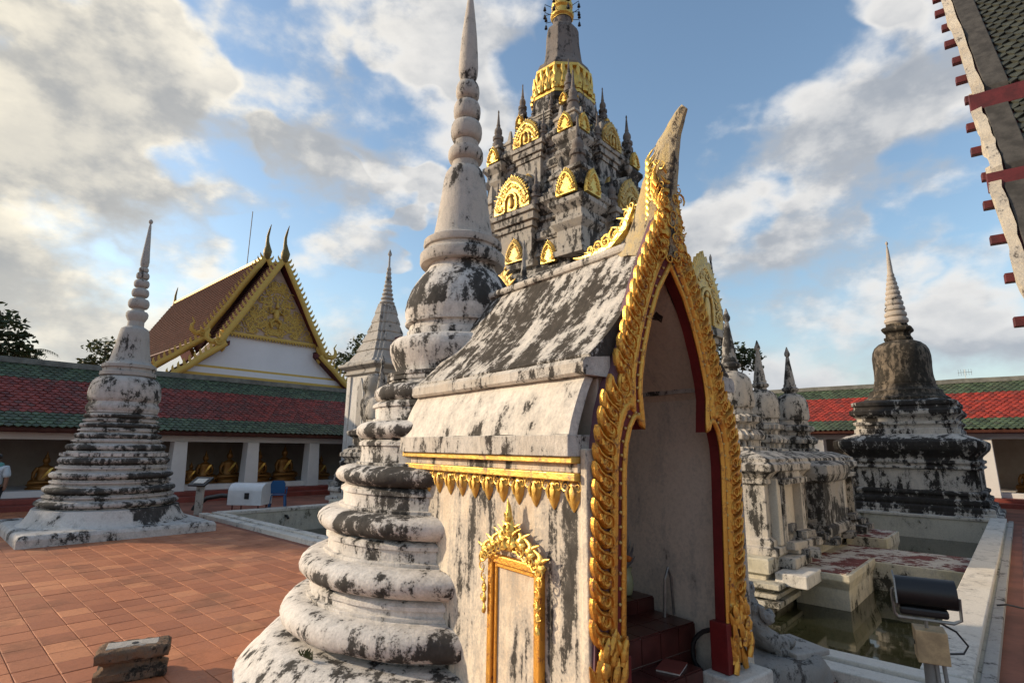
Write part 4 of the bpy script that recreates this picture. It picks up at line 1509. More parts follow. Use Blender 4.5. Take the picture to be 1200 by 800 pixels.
MB().lathe([(.95, z + 1.051), (1.04, z + 1.06), (1.04, z + 1.16), (.96, z + 1.18)], 8, phase=oc).build('gilded_band', M['gold'], tw)
MB().lathe([(.96, z + 1.181), (.97, z + 1.3), (.90, z + 1.45), (.78, z + 1.5), (.70, z + 1.75), (.62, z + 2.4), (.60, z + 2.95), (.55, z + 3.1), (.45, z + 3.2), (.36, z + 3.24)], 8, phase=oc).build('octagonal_bell', M['spiredark'], tw, bevel=.02)
MB().lathe([(.34, z + 3.2), (.33, z + 3.55), (.36, z + 3.56)], 16).build('spire_neck', M['spiredark'], tw, 40)
sp = [(.34, z + 3.56)]
zz = z + 3.6
for i in range(9):
    r_ = .42 - .035 * i
    sp += [(r_ * .82, zz), (r_, zz + .07), (r_ * 1.02, zz + .2), (r_ * .94, zz + .3), (r_ * .78, zz + .34)]
    zz += .38 - .015 * i
sp += [(.1, zz + .1), (.06, zz + 1.2), (.02, zz + 2.2)]
MB().lathe(sp, 12).build('gilded_spire', M['goldband'], tw, 35)
for s in range(8):
    a = 2 * PI * (s + .25) / 8
    for dz_ in (3.72, 4.05):
        bl = MB()
        r0, r1 = .40, .66
        bl.tube([(r0 * math.cos(a), r0 * math.sin(a), z + dz_), (r1 * math.cos(a), r1 * math.sin(a), z + dz_ + .06)], .012, 5)
        bl.tube([(r1 * math.cos(a), r1 * math.sin(a), z + dz_ + .06), (r1 * math.cos(a), r1 * math.sin(a), z + dz_ - .05)], .008, 5)
        bl.lathe([(.02, z + dz_ - .04), (.04, z + dz_ - .08), (.05, z + dz_ - .16), (.062, z + dz_ - .19), (.01, z + dz_ - .2)], 8, r1 * math.cos(a), r1 * math.sin(a))
        bl.build('wind_bell', M['black'], tw, 40)

# ---------------------------------------------------------------- chedi beyond the left of the pool
lc = thing('chedi', 'grey weathered ringed chedi on a square white plinth in the open courtyard', 'chedi', (-9.42, 13.36, 0), POOL_ROT)
MB().square([(1.78, -.02), (1.78, .15), (1.74, .22), (1.66, .235)]).rough(.008, 2).build('plinth', M['plinth'], lc, bevel=.02)
pf = [(1.63, .23), (1.55, .27), (1.49, .36), (1.44, .47), (1.41, .56), (1.30, .575)]
o = MB().lathe(densify(pf, .05), 80, wob=.012, seed=3).build('base_skirt', M['plinth'], lc, 40)
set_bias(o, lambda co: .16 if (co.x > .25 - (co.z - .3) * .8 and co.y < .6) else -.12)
lsp = [(.68, 1.39, .18, 1.22), (.97, 1.29, .19, 1.12), (1.28, 1.21, .18, 1.05), (1.60, 1.10, .19, .96), (1.90, .99, .17, .85), (2.16, .88, .14, .76), (2.40, .81, .12, .70), (2.62, .76, .12, .66)]
for i, (zc, r, h, inn) in enumerate(lsp):
    nxt = lsp[i + 1][0] - lsp[i + 1][2] * .56 if i + 1 < len(lsp) else 2.74
    zm = (zc + h * .64 + nxt) / 2
    seg = [(inn + .05, zc - h * .62)] + ring(zc, r, h * .82, inn, 7) + [(inn, zm - .022), (inn + .055, zm - .02), (inn + .055, zm + .018), (inn, zm + .02), (inn, nxt - .02), (inn, nxt + .01)]
    o = MB().lathe(densify(seg, .02), 80, wob=.014, seed=60 + i).build('ring_moulding', M['leftchedi'], lc, 50)
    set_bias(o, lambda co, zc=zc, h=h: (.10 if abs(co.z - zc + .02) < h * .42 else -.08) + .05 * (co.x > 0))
# facing slabs left on the middle ring
for j in range(15):
    a = R(178) + j * R(11.5)
    if random.random() < .2:
        continue
    sl = MB().obox((1.055 * math.cos(a), 1.055 * math.sin(a), 1.74), (.035, random.uniform(.15, .2), random.uniform(.06, .09)), Matrix.Rotation(a, 3, 'Z'))
    sl.build('facing_slab', M['plinth'], lc)
pf = [(.72, 2.735), (.74, 2.78), (.745, 2.85), (.70, 2.93), (.69, 2.96), (.735, 3.02), (.745, 3.15), (.725, 3.32), (.69, 3.44), (.62, 3.53), (.53, 3.58)]
o = MB().lathe(densify(pf, .04), 72, wob=.01, seed=71).build('bell', M['leftchedi'], lc, 50)
pf = [(.52, 3.57), (.58, 3.60), (.58, 3.68), (.53, 3.70), (.53, 3.77), (.57, 3.79), (.57, 3.86), (.50, 3.90), (.44, 3.95), (.40, 4.1), (.35, 4.4), (.315, 4.68), (.29, 4.78), (.22, 4.83), (.18, 4.85), (.175, 4.98)]
MB().lathe(densify(pf, .04), 60, wob=.006, seed=73).build('cone', M['leftspire'], lc, 40)
pf = [(.17, 4.97), (.19, 5.0), (.235, 5.1), (.24, 5.18), (.21, 5.23), (.15, 5.25)] + orb(5.44, .23, .26, .13) + orb(5.72, .19, .22, .11) + orb(5.96, .17, .2, .10) + orb(6.17, .145, .18, .08) + orb(6.33, .11, .12, .07) + [(.075, 6.40)]
MB().lathe(pf, 40).build('spire_orbs', M['leftspire'], lc, 50)
MB().lathe([(.07, 6.40), (.09, 6.44), (.10, 6.55), (.08, 6.8), (.055, 7.15), (.03, 7.5), (.02, 7.58), (.045, 7.61), (.05, 7.65), (.03, 7.69), (.005, 7.71)], 20).build('needle', M['leftspire'], lc, 40)

# ---------------------------------------------------------------- dark chedi beyond the right of the pool
rc = thing('chedi', 'blackened square based chedi with brown bell and pale ringed spire', 'chedi', P(17.75, 1.95, 0), POOL_ROT)
rc.scale = (.9, .9, 1.0)
MB().square([(2.45, -.02), (2.45, .10), (2.30, .12), (2.30, .22)]).rough(.01, 2).build('plinth', M['rightbase'], rc, bevel=.02)
b1 = [(2.28, .20), (2.28, .34), (2.14, .38), (2.18, .46), (2.18, .56), (2.06, .60), (2.06, .68), (2.12, .72), (2.12, .80), (2.0, .84)]
o = MB().square(b1, d=.12).rough(.012, 2).build('base_moulding', M['rightbase'], rc, bevel=.02)
set_bias(o, lambda co: .07)
o = MB().square([(1.98, .84), (1.98, 1.48)], d=.12).build('dado', M['rightbase'], rc)
set_bias(o, lambda co: -.04)
for j in range(4):
    for q in range(5):
        a = -1.6 + q * .8
        to = to_face(j, 1.98)
        MB().prism([(a - .07, .85), (a + .07, .85), (a + .07, 1.47), (a - .07, 1.47)], to, -.03, .02).build('dado_pilaster', M['rightbase'], rc)
b2 = [(2.0, 1.48), (2.10, 1.50), (2.10, 1.56), (2.04, 1.58), (2.04, 1.64), (2.12, 1.68), (2.12, 1.76), (2.02, 1.78), (2.02, 1.86), (2.16, 2.0), (2.26, 2.1), (2.30, 2.22), (2.30, 2.36), (2.2, 2.42), (1.95, 2.52), (1.66, 2.62)]
o = MB().square(b2, d=.12).rough(.015, 2).build('base_cornice', M['rightbase'], rc, bevel=.02)
set_bias(o, lambda co: .10 if co.z > 1.8 and co.z < 2.5 else (-.06 if co.z > 2.5 else .0))
b3 = [(1.64, 2.60), (1.64, 2.78), (1.58, 2.80), (1.58, 2.90), (1.66, 2.94), (1.66, 3.02), (1.54, 3.05), (1.54, 3.14), (1.62, 3.2), (1.74, 3.28), (1.74, 3.40), (1.64, 3.44), (1.60, 3.54), (1.66, 3.58), (1.66, 3.70), (1.3, 3.80)]
o = MB().square(b3, d=.10).rough(.012, 2).build('second_tier', M['rightbase'], rc, bevel=.02)
set_bias(o, lambda co: -.02 if co.z < 3.3 else .06)
b4 = [(1.42, 3.76), (1.42, 3.88), (1.30, 3.95), (1.22, 4.05), (1.22, 4.15), (1.10, 4.2), (1.05, 4.28), (1.05, 4.36), (.93, 4.40)]
MB().lathe(densify(b4, .06), 40, wob=.01, seed=2).build('bell_foot', M['rightbell'], rc, 40)
b5 = [(1.0, 4.38), (1.02, 4.45), (.99, 4.6), (.97, 4.9), (.985, 5.2), (.985, 5.42), (.95, 5.62), (.87, 5.78), (.73, 5.9), (.56, 5.97), (.45, 6.0)]
MB().lathe(densify(b5, .06), 48, wob=.012, seed=4).build('bell', M['rightbell'], rc, 50)
MB().square([(.38, 5.96), (.46, 6.02), (.46, 6.12), (.40, 6.14), (.40, 6.28), (.50, 6.36), (.52, 6.44), (.46, 6.5), (.36, 6.54), (.36, 6.64)], d=.08).rough(.008, 3).build('harmika', M['rightbell'], rc, bevel=.015)
pf = [(.34, 6.62)]
zz = 6.66
for i in range(10):
    r_ = .42 - .032 * i
    dh = .235 - .009 * i
    pf += [(r_ * .86, zz), (r_, zz + dh * .25), (r_, zz + dh * .6), (r_ * .84, zz + dh * .95)]
    zz += dh
pf += [(.10, zz + .02), (.095, zz + .2), (.05, zz + .9), (.02, zz + 1.1), (.05, zz + 1.15), (.05, zz + 1.21), (.005, zz + 1.27)]
MB().lathe(pf, 28).build('ringed_spire', M['rightspire'], rc, 40)


# ---------------------------------------------------------------- galleries
def shingles(parent, x0, x1, e0, e1, bands, tw_=.21, ex=.15, seed=0, ymap=None):
    """pointed roof tiles laid in lapped courses from the eave e0=(y,z) to the ridge e1=(y,z)"""
    rnd = random.Random(seed)
    dy, dz_ = e1[0] - e0[0], e1[1] - e0[1]
    L_ = math.hypot(dy, dz_)
    uy, uz = dy / L_, dz_ / L_
    ny, nz = -uz, uy
    if nz < 0:
        ny, nz = -ny, -nz
    rows = int(L_ / ex)
    cols = int((x1 - x0) / tw_)
    mbs = {}
    for r_ in range(rows):
        f = (r_ + .5) / rows
        for lim, mat in bands:
            if f <= lim:
                break
        mb = mbs.setdefault((lim, mat), MB())
        for c in range(cols):
            x = x0 + (c + .5 + (.5 if r_ % 2 else 0)) * tw_ + rnd.uniform(-.008, .008)
            s0 = r_ * ex - .02 + rnd.uniform(-.008, .008)
            lift = .030 + rnd.uniform(0, .012)
            pts = [(0, s0, lift), (tw_ * .49, s0 + ex * .55, lift * .9), (tw_ * .49, s0 + ex * 1.5, .004), (-tw_ * .49, s0 + ex * 1.5, .004), (-tw_ * .49, s0 + ex * .55, lift * .9)]
            vs = [(x + a, e0[0] + uy * s + ny * h_, e0[1] + uz * s + nz * h_) for a, s, h_ in pts]
            vs += [(x + a, e0[0] + uy * s, e0[1] + uz * s) for a, s, h_ in (pts[4], pts[0], pts[1])]
            mb.add(vs, [(0, 1, 2, 3, 4), (5, 6, 0, 4), (6, 7, 1, 0)])
    for (lim, mat), mb in mbs.items():
        struct(mb.build('roof_tiles', mat, parent), 'stuff')


def gallery(name, label, origin, rot, x0, x1, cols, dz_eave, ridge_y, ridge_z, red, seed):
    """cloister: local x along the front, y back from the front plane (y=0), z up"""
    g_ = thing(name, label, 'gallery', origin, rot)
    H1 = dz_eave - .15
    MB().box(x0, x1, -1.15, 4.2, -.02, .16).build('red_step', M['redfloor'], g_, bevel=.01)
    MB().box(x0, x1, -.55, 4.2, .161, .30).build('red_step', M['redfloor'], g_, bevel=.01)
    MB().box(x0, x1, .02, .30, .301, .50).build('sill_wall', M['white'], g_, bevel=.01)
    MB().box(x0, x1, .302, 4.2, .301, .49).build('statue_bench', M['white'], g_)
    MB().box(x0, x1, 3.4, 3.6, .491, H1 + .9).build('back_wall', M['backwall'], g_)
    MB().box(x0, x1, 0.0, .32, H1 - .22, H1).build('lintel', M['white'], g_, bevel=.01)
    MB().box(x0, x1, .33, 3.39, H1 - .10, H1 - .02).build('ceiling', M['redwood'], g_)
    for c in cols:
        m2 = MB()
        m2.loft([[(c - a, -.12 - b, z), (c + a, -.12 - b, z), (c + a, .36, z), (c - a, .36, z)] for a, b, z in ((.27, .10, .302), (.26, .08, .6), (.22, .02, H1 - .222))])
        m2.build('column', M['white'], g_, bevel=.015)
    MB().box(x0, x1, -.55, -.50, H1 + .01, H1 + .14).build('fascia', M['redwood'], g_)
    MB().box(x0, x1, -.49, .34, H1 + .002, H1 + .05).build('soffit', M['redwood'], g_)
    rm = MB()
    e = (-.62, H1 + .15)
    rm.prism([(e[0] + .02, e[1] - .05), (ridge_y, ridge_z - .06), (ridge_y, ridge_z - .14), (e[0] + .02, e[1] - .13)], lambda a, b, d: (d, a, b), x0, x1)
    rm.prism([(ridge_y + .002, ridge_z - .06), (ridge_y * 2 + .6, e[1] - .05), (ridge_y * 2 + .6, e[1] - .13), (ridge_y + .002, ridge_z - .14)], lambda a, b, d: (d, a, b), x0, x1)
    rm.build('roof_deck', M['tilebrown'], g_)
    shingles(g_, x0, x1, e, (ridge_y, ridge_z - .03), [(.20, M['tilegreen']), (.74, red), (1.0, M['tilegreen'])], seed=seed)
    rd = MB()
    n = 40
    loops = []
    for i in range(n + 1):
        x = x0 + (x1 - x0) * i / n
        j = random.uniform(-.012, .012)
        loops.append([(x, ridge_y - .14, ridge_z - .08 + j), (x, ridge_y - .10, ridge_z + .12 + j), (x, ridge_y + .10, ridge_z + .12 + j), (x, ridge_y + .14, ridge_z - .08 + j)])
    rd.loft(loops).build('ridge_cap', M['ridge'], g_)
    return g_


GL = gallery('gallery', 'long white columned gallery with red tiled roof, statues inside, behind the left chedi', P(0, 22.0, 0), POOL_ROT, -13.0, 22.5, [.55 + 2.62 * k for k in range(-4, 9)], 2.45, 2.3, 4.72, M['tilered'], 1)
GR_ROT = POOL_ROT - PI / 2
# far gallery: local x runs along -E1 so that y points away along E2
GRt = gallery('gallery', 'white columned gallery with bright red tiled roof behind the dark square based chedi', P(23.0, 0, 0), GR_ROT, -21.0, 9.0, [-.15 - 3.0 * k for k in range(-3, 7)], 2.95, 2.3, 5.15, M['tileredr'], 2)


# seated figures -------------------------------------------------------------
def seated_mesh():
    mb = MB()
    prof = [(.30, .20), (.27, .30), (.235, .42), (.24, .55), (.26, .66), (.24, .74), (.14, .80), (.085, .83), (.08, .88)]
    loops = [[(r * 1.08 * math.cos(2 * PI * k / 16), r * .62 * math.sin(2 * PI * k / 16), z) for k in range(16)] for r, z in prof]
    mb.loft(loops)
    mb.lathe([(.06, .86), (.105, .91), (.125, .98), (.12, 1.06), (.10, 1.12), (.07, 1.15), (.065, 1.18), (.06, 1.22), (.03, 1.27), (.02, 1.32), (.004, 1.40)], 14)
    for s in (-1, 1):
        mb.tube([(s * .25, 0, .70), (s * .36, -.04, .50), (s * .38, -.14, .30), (s * .30, -.30, .20)] if s < 0 else [(s * .25, 0, .70), (s * .35, -.02, .48), (s * .26, -.20, .30), (s * .04, -.28, .24)], [.085, .075, .06, .035], 8)
        mb.tube([(s * .12, .05, .16), (s * .40, -.10, .13), (s * .46, -.22, .11), (s * .25, -.34, .12), (-s * .15, -.36, .13)], [.15, .13, .11, .09, .06], 8)
        mb.ball((s * .125, 0, 1.0), (.012, .03, .05), 6, 5)
    mb.ball((0, -.12, 1.0), (.02, .03, .03), 6, 5)
    return mb.mesh('figure_body', 60)


SEAT_ME = seated_mesh()
base_mb = MB()
base_mb.loft([[(math.cos(2 * PI * k / 20) * r * .58, math.sin(2 * PI * k / 20) * r * .44 - .06, z) for k in range(20)] for r, z in ((1.0, -.16), (1.0, -.12), (.88, -.10), (.86, -.04), (.98, -.01), (1.0, .03), (.92, .045))])
BASE_ME = base_mb.mesh('lotus_base', 50)
sash_mb = MB()
sash_mb.loft([[(.20 - .26 * t + w_, -.165 - .03 * math.sin(PI * t), .72 - .40 * t), (.20 - .26 * t - w_, -.165 - .03 * math.sin(PI * t), .70 - .40 * t), (.20 - .26 * t - w_, -.13, .70 - .40 * t), (.20 - .26 * t + w_, -.13, .72 - .40 * t)] for t, w_ in ((0, .05), (.3, .06), (.6, .06), (1.0, .05))])
SASH_ME = sash_mb.mesh('sash', 50)


def statue(label, loc, rot, s, group, mat):
    t_ = thing('seated_statue', label, 'statue', loc, rot, group)
    t_.scale = (s, s, s)
    o1 = bpy.data.objects.new('figure_body', SEAT_ME)
    o2 = bpy.data.objects.new('lotus_base', BASE_ME)
    o3 = bpy.data.objects.new('sash', SASH_ME)
    for o_, m2 in ((o1, mat), (o2, M['bronze']), (o3, M['gold'])):
        COL.objects.link(o_)
        o_.parent = t_
        if not o_.data.materials:
            o_.data.materials.append(m2)
        o_.location = (0, 0, .16)
    return t_


G1, G2 = 'gilded statues seated in the left gallery', 'gilded statues seated in the far right gallery'
for v, s, lab in ((-3.05, .88, 'reddish gold seated statue in the gallery bay behind the left chedi'),
                  (.98 + .35, .62, 'smallest gold seated statue at the left post of its gallery bay'),
                  (1.82, .92, 'gold seated statue beside the small one, above the sign stand'),
                  (2.72, 1.02, 'gold seated statue right of centre in the bay above the white lamp'),
                  (3.92, .98, 'gold seated statue against the left column, above the blue chair bay'),
                  (5.0, 1.12, 'largest gold seated statue, in the bay above the blue chair'),
                  (6.75, .8, 'dim seated statue in the gallery bay next to the white spired hall')):
    statue(lab, P(v, 22.95, .495), POOL_ROT, s * .88, G1, M['bronze'])
for u, s, lab in ((-1.0, .8, 'dim seated statue beside the white column of the far gallery behind the dark chedi'),
                  (-1.9, .7, 'smallest of three dim seated statues in the far gallery, between the other two'),
                  (-2.8, .8, 'dim seated statue in the far gallery, third along from the white column')):
    statue(lab, P(24.0, u, .495), GR_ROT, s, G2, M['bronze'])

# ---------------------------------------------------------------- hall with the gilded gable
hl = thing('temple_hall', 'white temple hall with gilded carved gable and steep brown tiled roof', 'hall', P(6.4, 28.0, 0), POOL_ROT)
HLEN = 21.0
MB().box(-4.4, 4.4, .5, HLEN, 0, 5.0).build('hall_wall', M['white2'], hl)
fm_ = lambda a, b, d: (a, d, b)
MB().prism([(-4.55, 4.6), (4.55, 4.6), (4.45, 5.25), (3.0, 7.2), (2.45, 7.55), (-2.45, 7.55), (-3.0, 7.2), (-4.45, 5.25)], fm_, .45, .60).build('gable_wall', M['white2'], hl)
pe = MB().prism([(-2.42, 7.70), (2.42, 7.70), (0, 11.55)], fm_, .40, .58).build('gable_panel', M['pinkpanel'], hl)
gs = MB()
rnd = random.Random(12)
gm_ = lambda a, b, d: (a, .40 - d, b)
for i in range(130):
    z = 7.85 + 3.2 * (1 - math.sqrt(rnd.random()))
    w_ = 2.35 * (1 - (z - 7.7) / 3.85) - .12
    if w_ <= 0:
        continue
    a = rnd.uniform(0, w_)
    s_ = rnd.uniform(.12, .24)
    a0, tn = rnd.uniform(0, 6.28), rnd.choice((-1, 1))
    scroll(gs, gm_, a, z, s_, a0, tn, base=.03, loops=1.2, k=11)
    scroll(gs, gm_, -a, z, s_, PI - a0, -tn, base=.03, loops=1.2, k=11)
gs.build('gable_scrolls', M['goldpaint'], pe, 60)
fg = MB()
fg.ball((0, .30, 8.95), (.16, .1, .34), 8, 6)
fg.ball((0, .28, 9.4), .12, 8, 6)
fg.lathe([(.1, 9.48), (.06, 9.6), (.01, 9.85)], 8, 0, .3)
for s in (-1, 1):
    fg.tube([(s * .12, .3, 9.15), (s * .35, .27, 9.0), (s * .38, .27, 9.3)], .05, 6)
    fg.tube([(s * .08, .3, 8.7), (s * .3, .26, 8.5), (s * .2, .26, 8.2)], .07, 6)
fg.build('gable_figure', M['goldpaint'], pe, 60)
for z0, z1, hw, d0 in ((7.56, 7.69, 2.75, .25), (5.72, 5.84, 3.95, .36), (5.30, 5.44, 4.35, .25)):
    tr_ = MB().box(-hw, hw, d0, .44, z0, z1).build('gilded_cornice', M['goldpaint'], hl, bevel=.01)
    dn = MB()
    nn = int(hw * 2 / .16)
    for i in range(nn):
        a = -hw + (i + .5) * 2 * hw / nn
        dn.add([(a - .07, d0 + .02, z0), (a + .07, d0 + .02, z0), (a, d0 + .02, z0 - .13), (a - .07, d0 + .08, z0), (a + .07, d0 + .08, z0), (a, d0 + .08, z0 - .13)], [(0, 1, 2), (3, 5, 4), (0, 2, 5, 3), (1, 4, 5, 2)])
    struct(dn.build('cornice_teeth', M['goldpaint'], tr_), 'stuff')
MB().box(-4.2, 4.2, .30, .445, 5.442, 5.718).build('white_band', M['white2'], hl)
for s in (-1, 1):
    pdn = MB().lathe([(.02, 6.55), (.10, 6.65), (.16, 6.8), (.12, 6.9), (.17, 7.0), (.17, 7.25), (.22, 7.35), (.22, 7.55)], 8, s * 2.62, .2)
    pdn.build('gilded_pendant', M['goldpaint'], hl, 40)


def roof_tier(y0, y1, dz_, crest):
    # two leaves on each side: steep upper leaf, flatter lower leaf
    for s in (-1, 1):
        for (a0, z0, a1, z1, nm) in ((2.95, 6.75, 0.0, 12.05, 'upper_roof'), (5.0, 4.85, 2.35, 7.15, 'lower_roof')):
            z0 += dz_
            z1 += dz_
            k = MB().prism([(s * a0, z0), (s * a1, z1), (s * a1, z1 - .22), (s * a0, z0 - .14)], fm_, y0, y1)
            if s < 0:
                k.f = [tuple(reversed(q)) for q in k.f]
            rf = k.build(nm, M['redwood'], hl)
            if crest:
                mb = MB()
                L_ = math.hypot(a1 - a0, z1 - z0)
                rows = int(L_ / .22)
                for r_ in range(rows):
                    f0, f1 = r_ / rows, (r_ + 1.25) / rows
                    q0 = (s * (a0 + (a1 - a0) * f0), z0 + (z1 - z0) * f0)
                    q1 = (s * (a0 + (a1 - a0) * f1), z0 + (z1 - z0) * f1)
                    nx, nz = s * (z1 - z0) / L_, (a0 - a1) / L_
                    mb.add([(q0[0] + nx * .06, y0 + .02, q0[1] + nz * .06), (q0[0] + nx * .06, y1, q0[1] + nz * .06), (q1[0] + nx * .012, y1, q1[1] + nz * .012), (q1[0] + nx * .012, y0 + .02, q1[1] + nz * .012), (q0[0], y0 + .02, q0[1]), (q0[0], y1, q0[1])], [(0, 1, 2, 3), (4, 5, 1, 0)])
                struct(mb.build('roof_tiles', M['tilebrown'], rf), 'stuff')
    # barge boards, crest flames and hooked ends
    for s in (-1, 1):
        for (a0, z0, a1, z1, hookz) in ((2.85, 6.95, .05, 12.0, .9), (4.95, 4.95, 2.55, 7.0, .8)):
            z0 += dz_
            z1 += dz_
            pts = []
            n = 16
            for i in range(n + 1):
                t = i / n
                pts.append((s * (a0 + (a1 - a0) * t), z0 + (z1 - z0) * t + .05 * math.sin(t * PI * 4) * (1 - t)))
            # hooked tail at the lower end
            tail = [(s * (a0 + .20), z0 + .05), (s * (a0 + .42), z0 + .02), (s * (a0 + .62), z0 + .18), (s * (a0 + .62), z0 + .42), (s * (a0 + .52), z0 + .60), (s * (a0 + .66), z0 + .85)]
            allp = list(reversed(tail)) + pts
            rad = [.02, .05, .09, .12, .14, .15] + [.15] * (n + 1)
            bb = MB().ribbon(allp, rad, lambda a, b, d: (a, y0 - .05 - d, b), 6, .55)
            bo = bb.build('barge_board', M['goldpaint'], hl, 50)
            scr = MB()
            scroll(scr, lambda a, b, d: (a, y0 - .14 - d, b), s * (a0 + .10), z0 + .10, .22, 0, s, base=.02)
            scr.build('naga_scroll', M['goldpaint'], bo, 50)
            cr = MB()
            L_ = math.hypot(a1 - a0, z1 - z0)
            nn = int(L_ / .27)
            nx, nz = s * (z1 - z0) / L_, (a0 - a1) / L_
            for i in range(nn):
                t = (i + .5) / nn
                a, b = s * (a0 + (a1 - a0) * t), z0 + (z1 - z0) * t
                to = lambda p, q, d, a=a, b=b: (a + nx * q + (-nz * p if s > 0 else nz * p) * 1.0, y0 - .05 - d, b + nz * q + abs(nx) * p)
                cr.ribbon([(0, .10), (.02, .22), (.08, .33), (.16, .40)], [.085, .075, .045, .008], to, 5, .4)
            struct(cr.build('crest_flames', M['goldpaint'], bo, 60), 'stuff')
    chf = MB()
    zb = 12.05 + dz_
    yy = y0 - .02
    pts = [(0, yy, zb - .15), (0, yy - .02, zb + .1), (0, yy - .06, zb + .32), (0, yy - .02, zb + .6), (0, yy + .10, zb + .95), (0, yy + .12, zb + 1.3), (0, yy - .04, zb + 1.65), (0, yy - .22, zb + 1.95)]
    chf.tube(pts, [.14, .23, .25, .15, .10, .08, .055, .015], 8)
    chf.build('horn_finial', M['darkbronze'], hl, 60)


roof_tier(0.0, 2.6, 0.0, True)
roof_tier(2.4, HLEN - 2.2, .75, True)
roof_tier(HLEN - 2.3, HLEN + .3, .05, True)
MB().box(-.09, .09, 2.6, HLEN - 2.3, 12.72, 12.88).build('ridge_cap', M['goldold'], hl)
o = MB().tube([(0, 0, 0), (0, 0, 3.6)], .025, 6).build('lightning_rod', M['rod'], loc=P(6.4, 33.2, 12.86))
tag(o, 'thin grey lightning rod standing on the hall roof ridge', 'rod')

# ---------------------------------------------------------------- white spired hall between chedi and gallery
mo = thing('spired_hall', 'narrow white hall with lancet niche and grey stepped spire behind the big chedi', 'hall', P(7.55, 19.6, 0), POOL_ROT)
b_ = MB().square([(1.45, -.02), (1.45, .5), (1.3, .55), (1.3, .8), (1.15, .85)])
b_.build('base', M['sanct'], mo, bevel=.02)
MB().square([(1.12, .84), (1.06, 5.0)]).build('hall_body', M['mondop'], mo)
for k in range(4):
    to = to_face(k, 1.07)
    lan = [(-.17, 2.2), (.17, 2.2), (.17, 4.1), (.10, 4.42), (0, 4.75), (-.10, 4.42), (-.17, 4.1)]
    fr_ = MB().prism([(a * 1.5, 2.1 if b < 2.3 else b + .12) for a, b in lan], to, -.03, .05)
    f_ = fr_.build('niche_surround', M['mondop'], mo)
    MB().prism(lan, to, .02, .058).build('lancet_niche', M['concrete'], f_)
    for s in (-1, 1):
        MB().prism([(s * .93 - .13, .86), (s * .93 + .13, .86), (s * .90 + .13, 4.95), (s * .90 - .13, 4.95)], to, -.05, .06).build('pilaster', M['mondop'], mo)
co = MB().square([(1.1, 4.98), (1.2, 5.02), (1.2, 5.1), (1.15, 5.12), (1.15, 5.2), (1.34, 5.32), (1.40, 5.36), (1.40, 5.46), (1.30, 5.5)])
co.build('cornice', M['concrete'], mo, bevel=.02)
pf = [(1.32, 5.50), (1.24, 5.62), (1.18, 5.64)]
zz, hh = 5.66, 1.16
while zz < 8.2:
    pf += [(hh, zz), (hh * .98, zz + .06), (hh * .86, zz + .30), (hh * .80, zz + .40), (hh * .84, zz + .42)]
    zz += .44
    hh *= .835
co = MB().square(pf, d=.12).build('stepped_roof', M['concrete'], mo, bevel=.015)
for k in (0, 2):
    to = to_face(k, 0)
    MB().prism([(-.5, 5.50), (.5, 5.50), (.0, 6.7)], to, .5, 1.24).build('roof_gable', M['redwood'], mo)
pf = [(.36, zz - .1)]
hh = .34
while zz < 10.0:
    pf += [(hh * .8, zz), (hh, zz + .05), (hh, zz + .1), (hh * .78, zz + .16)]
    zz += .2
    hh *= .86
pf += [(.05, zz), (.04, zz + .5), (.09, zz + .58), (.08, zz + .66), (.01, zz + .85)]
MB().lathe(pf, 16).build('spire', M['concrete'], mo, 40)

# small broken chedi in front of it
sc2 = thing('small_chedi', 'small blackened broken chedi with vase shaped bulb behind the big chedi', 'chedi', P(5.95, 17.75, 0), POOL_ROT)
MB().square([(1.25, -.02), (1.25, .12), (1.1, .16), (1.1, .3), (1.18, .34), (1.18, .46), (.95, .52), (.95, .66), (1.05, .7), (1.05, .82), (.8, .9), (.8, 1.2), (.92, 1.3), (.95, 1.42), (.75, 1.5), (.7, 1.7)], d=.12).rough(.03, 2).build('moulded_base', M['rightbase'], sc2, bevel=.02)
MB().square([(.72, 1.68), (.72, 2.0), (.6, 2.05), (.6, 2.3), (.75, 2.4), (.78, 2.55), (.6, 2.62), (.45, 2.7)], d=.1).rough(.02, 2).build('upper_base', M['rightbase'], sc2, bevel=.02)
MB().lathe(densify([(.42, 2.66), (.44, 2.8), (.36, 2.9), (.40, 3.0), (.50, 3.2), (.54, 3.5), (.50, 3.75), (.40, 3.9), (.38, 4.05), (.44, 4.2), (.46, 4.4), (.40, 4.65), (.25, 4.8), (.05, 4.85)], .08), 28, wob=.03, seed=8).build('vase_bulb', M['tower'], sc2, 50)

# ---------------------------------------------------------------- roof of the near hall at the right
VR = R(54)
vh = thing('near_roof', 'dark old tiled roof with projecting red purlin ends and pale weathered barge board', 'roof', (5.62, 5.75, 0), VR)
# local: x away along the slope's rise, y to the left along the ridge; the roof spreads to -y
SL = math.tan(R(59))


def vz(x):
    return 3.75 + SL * x


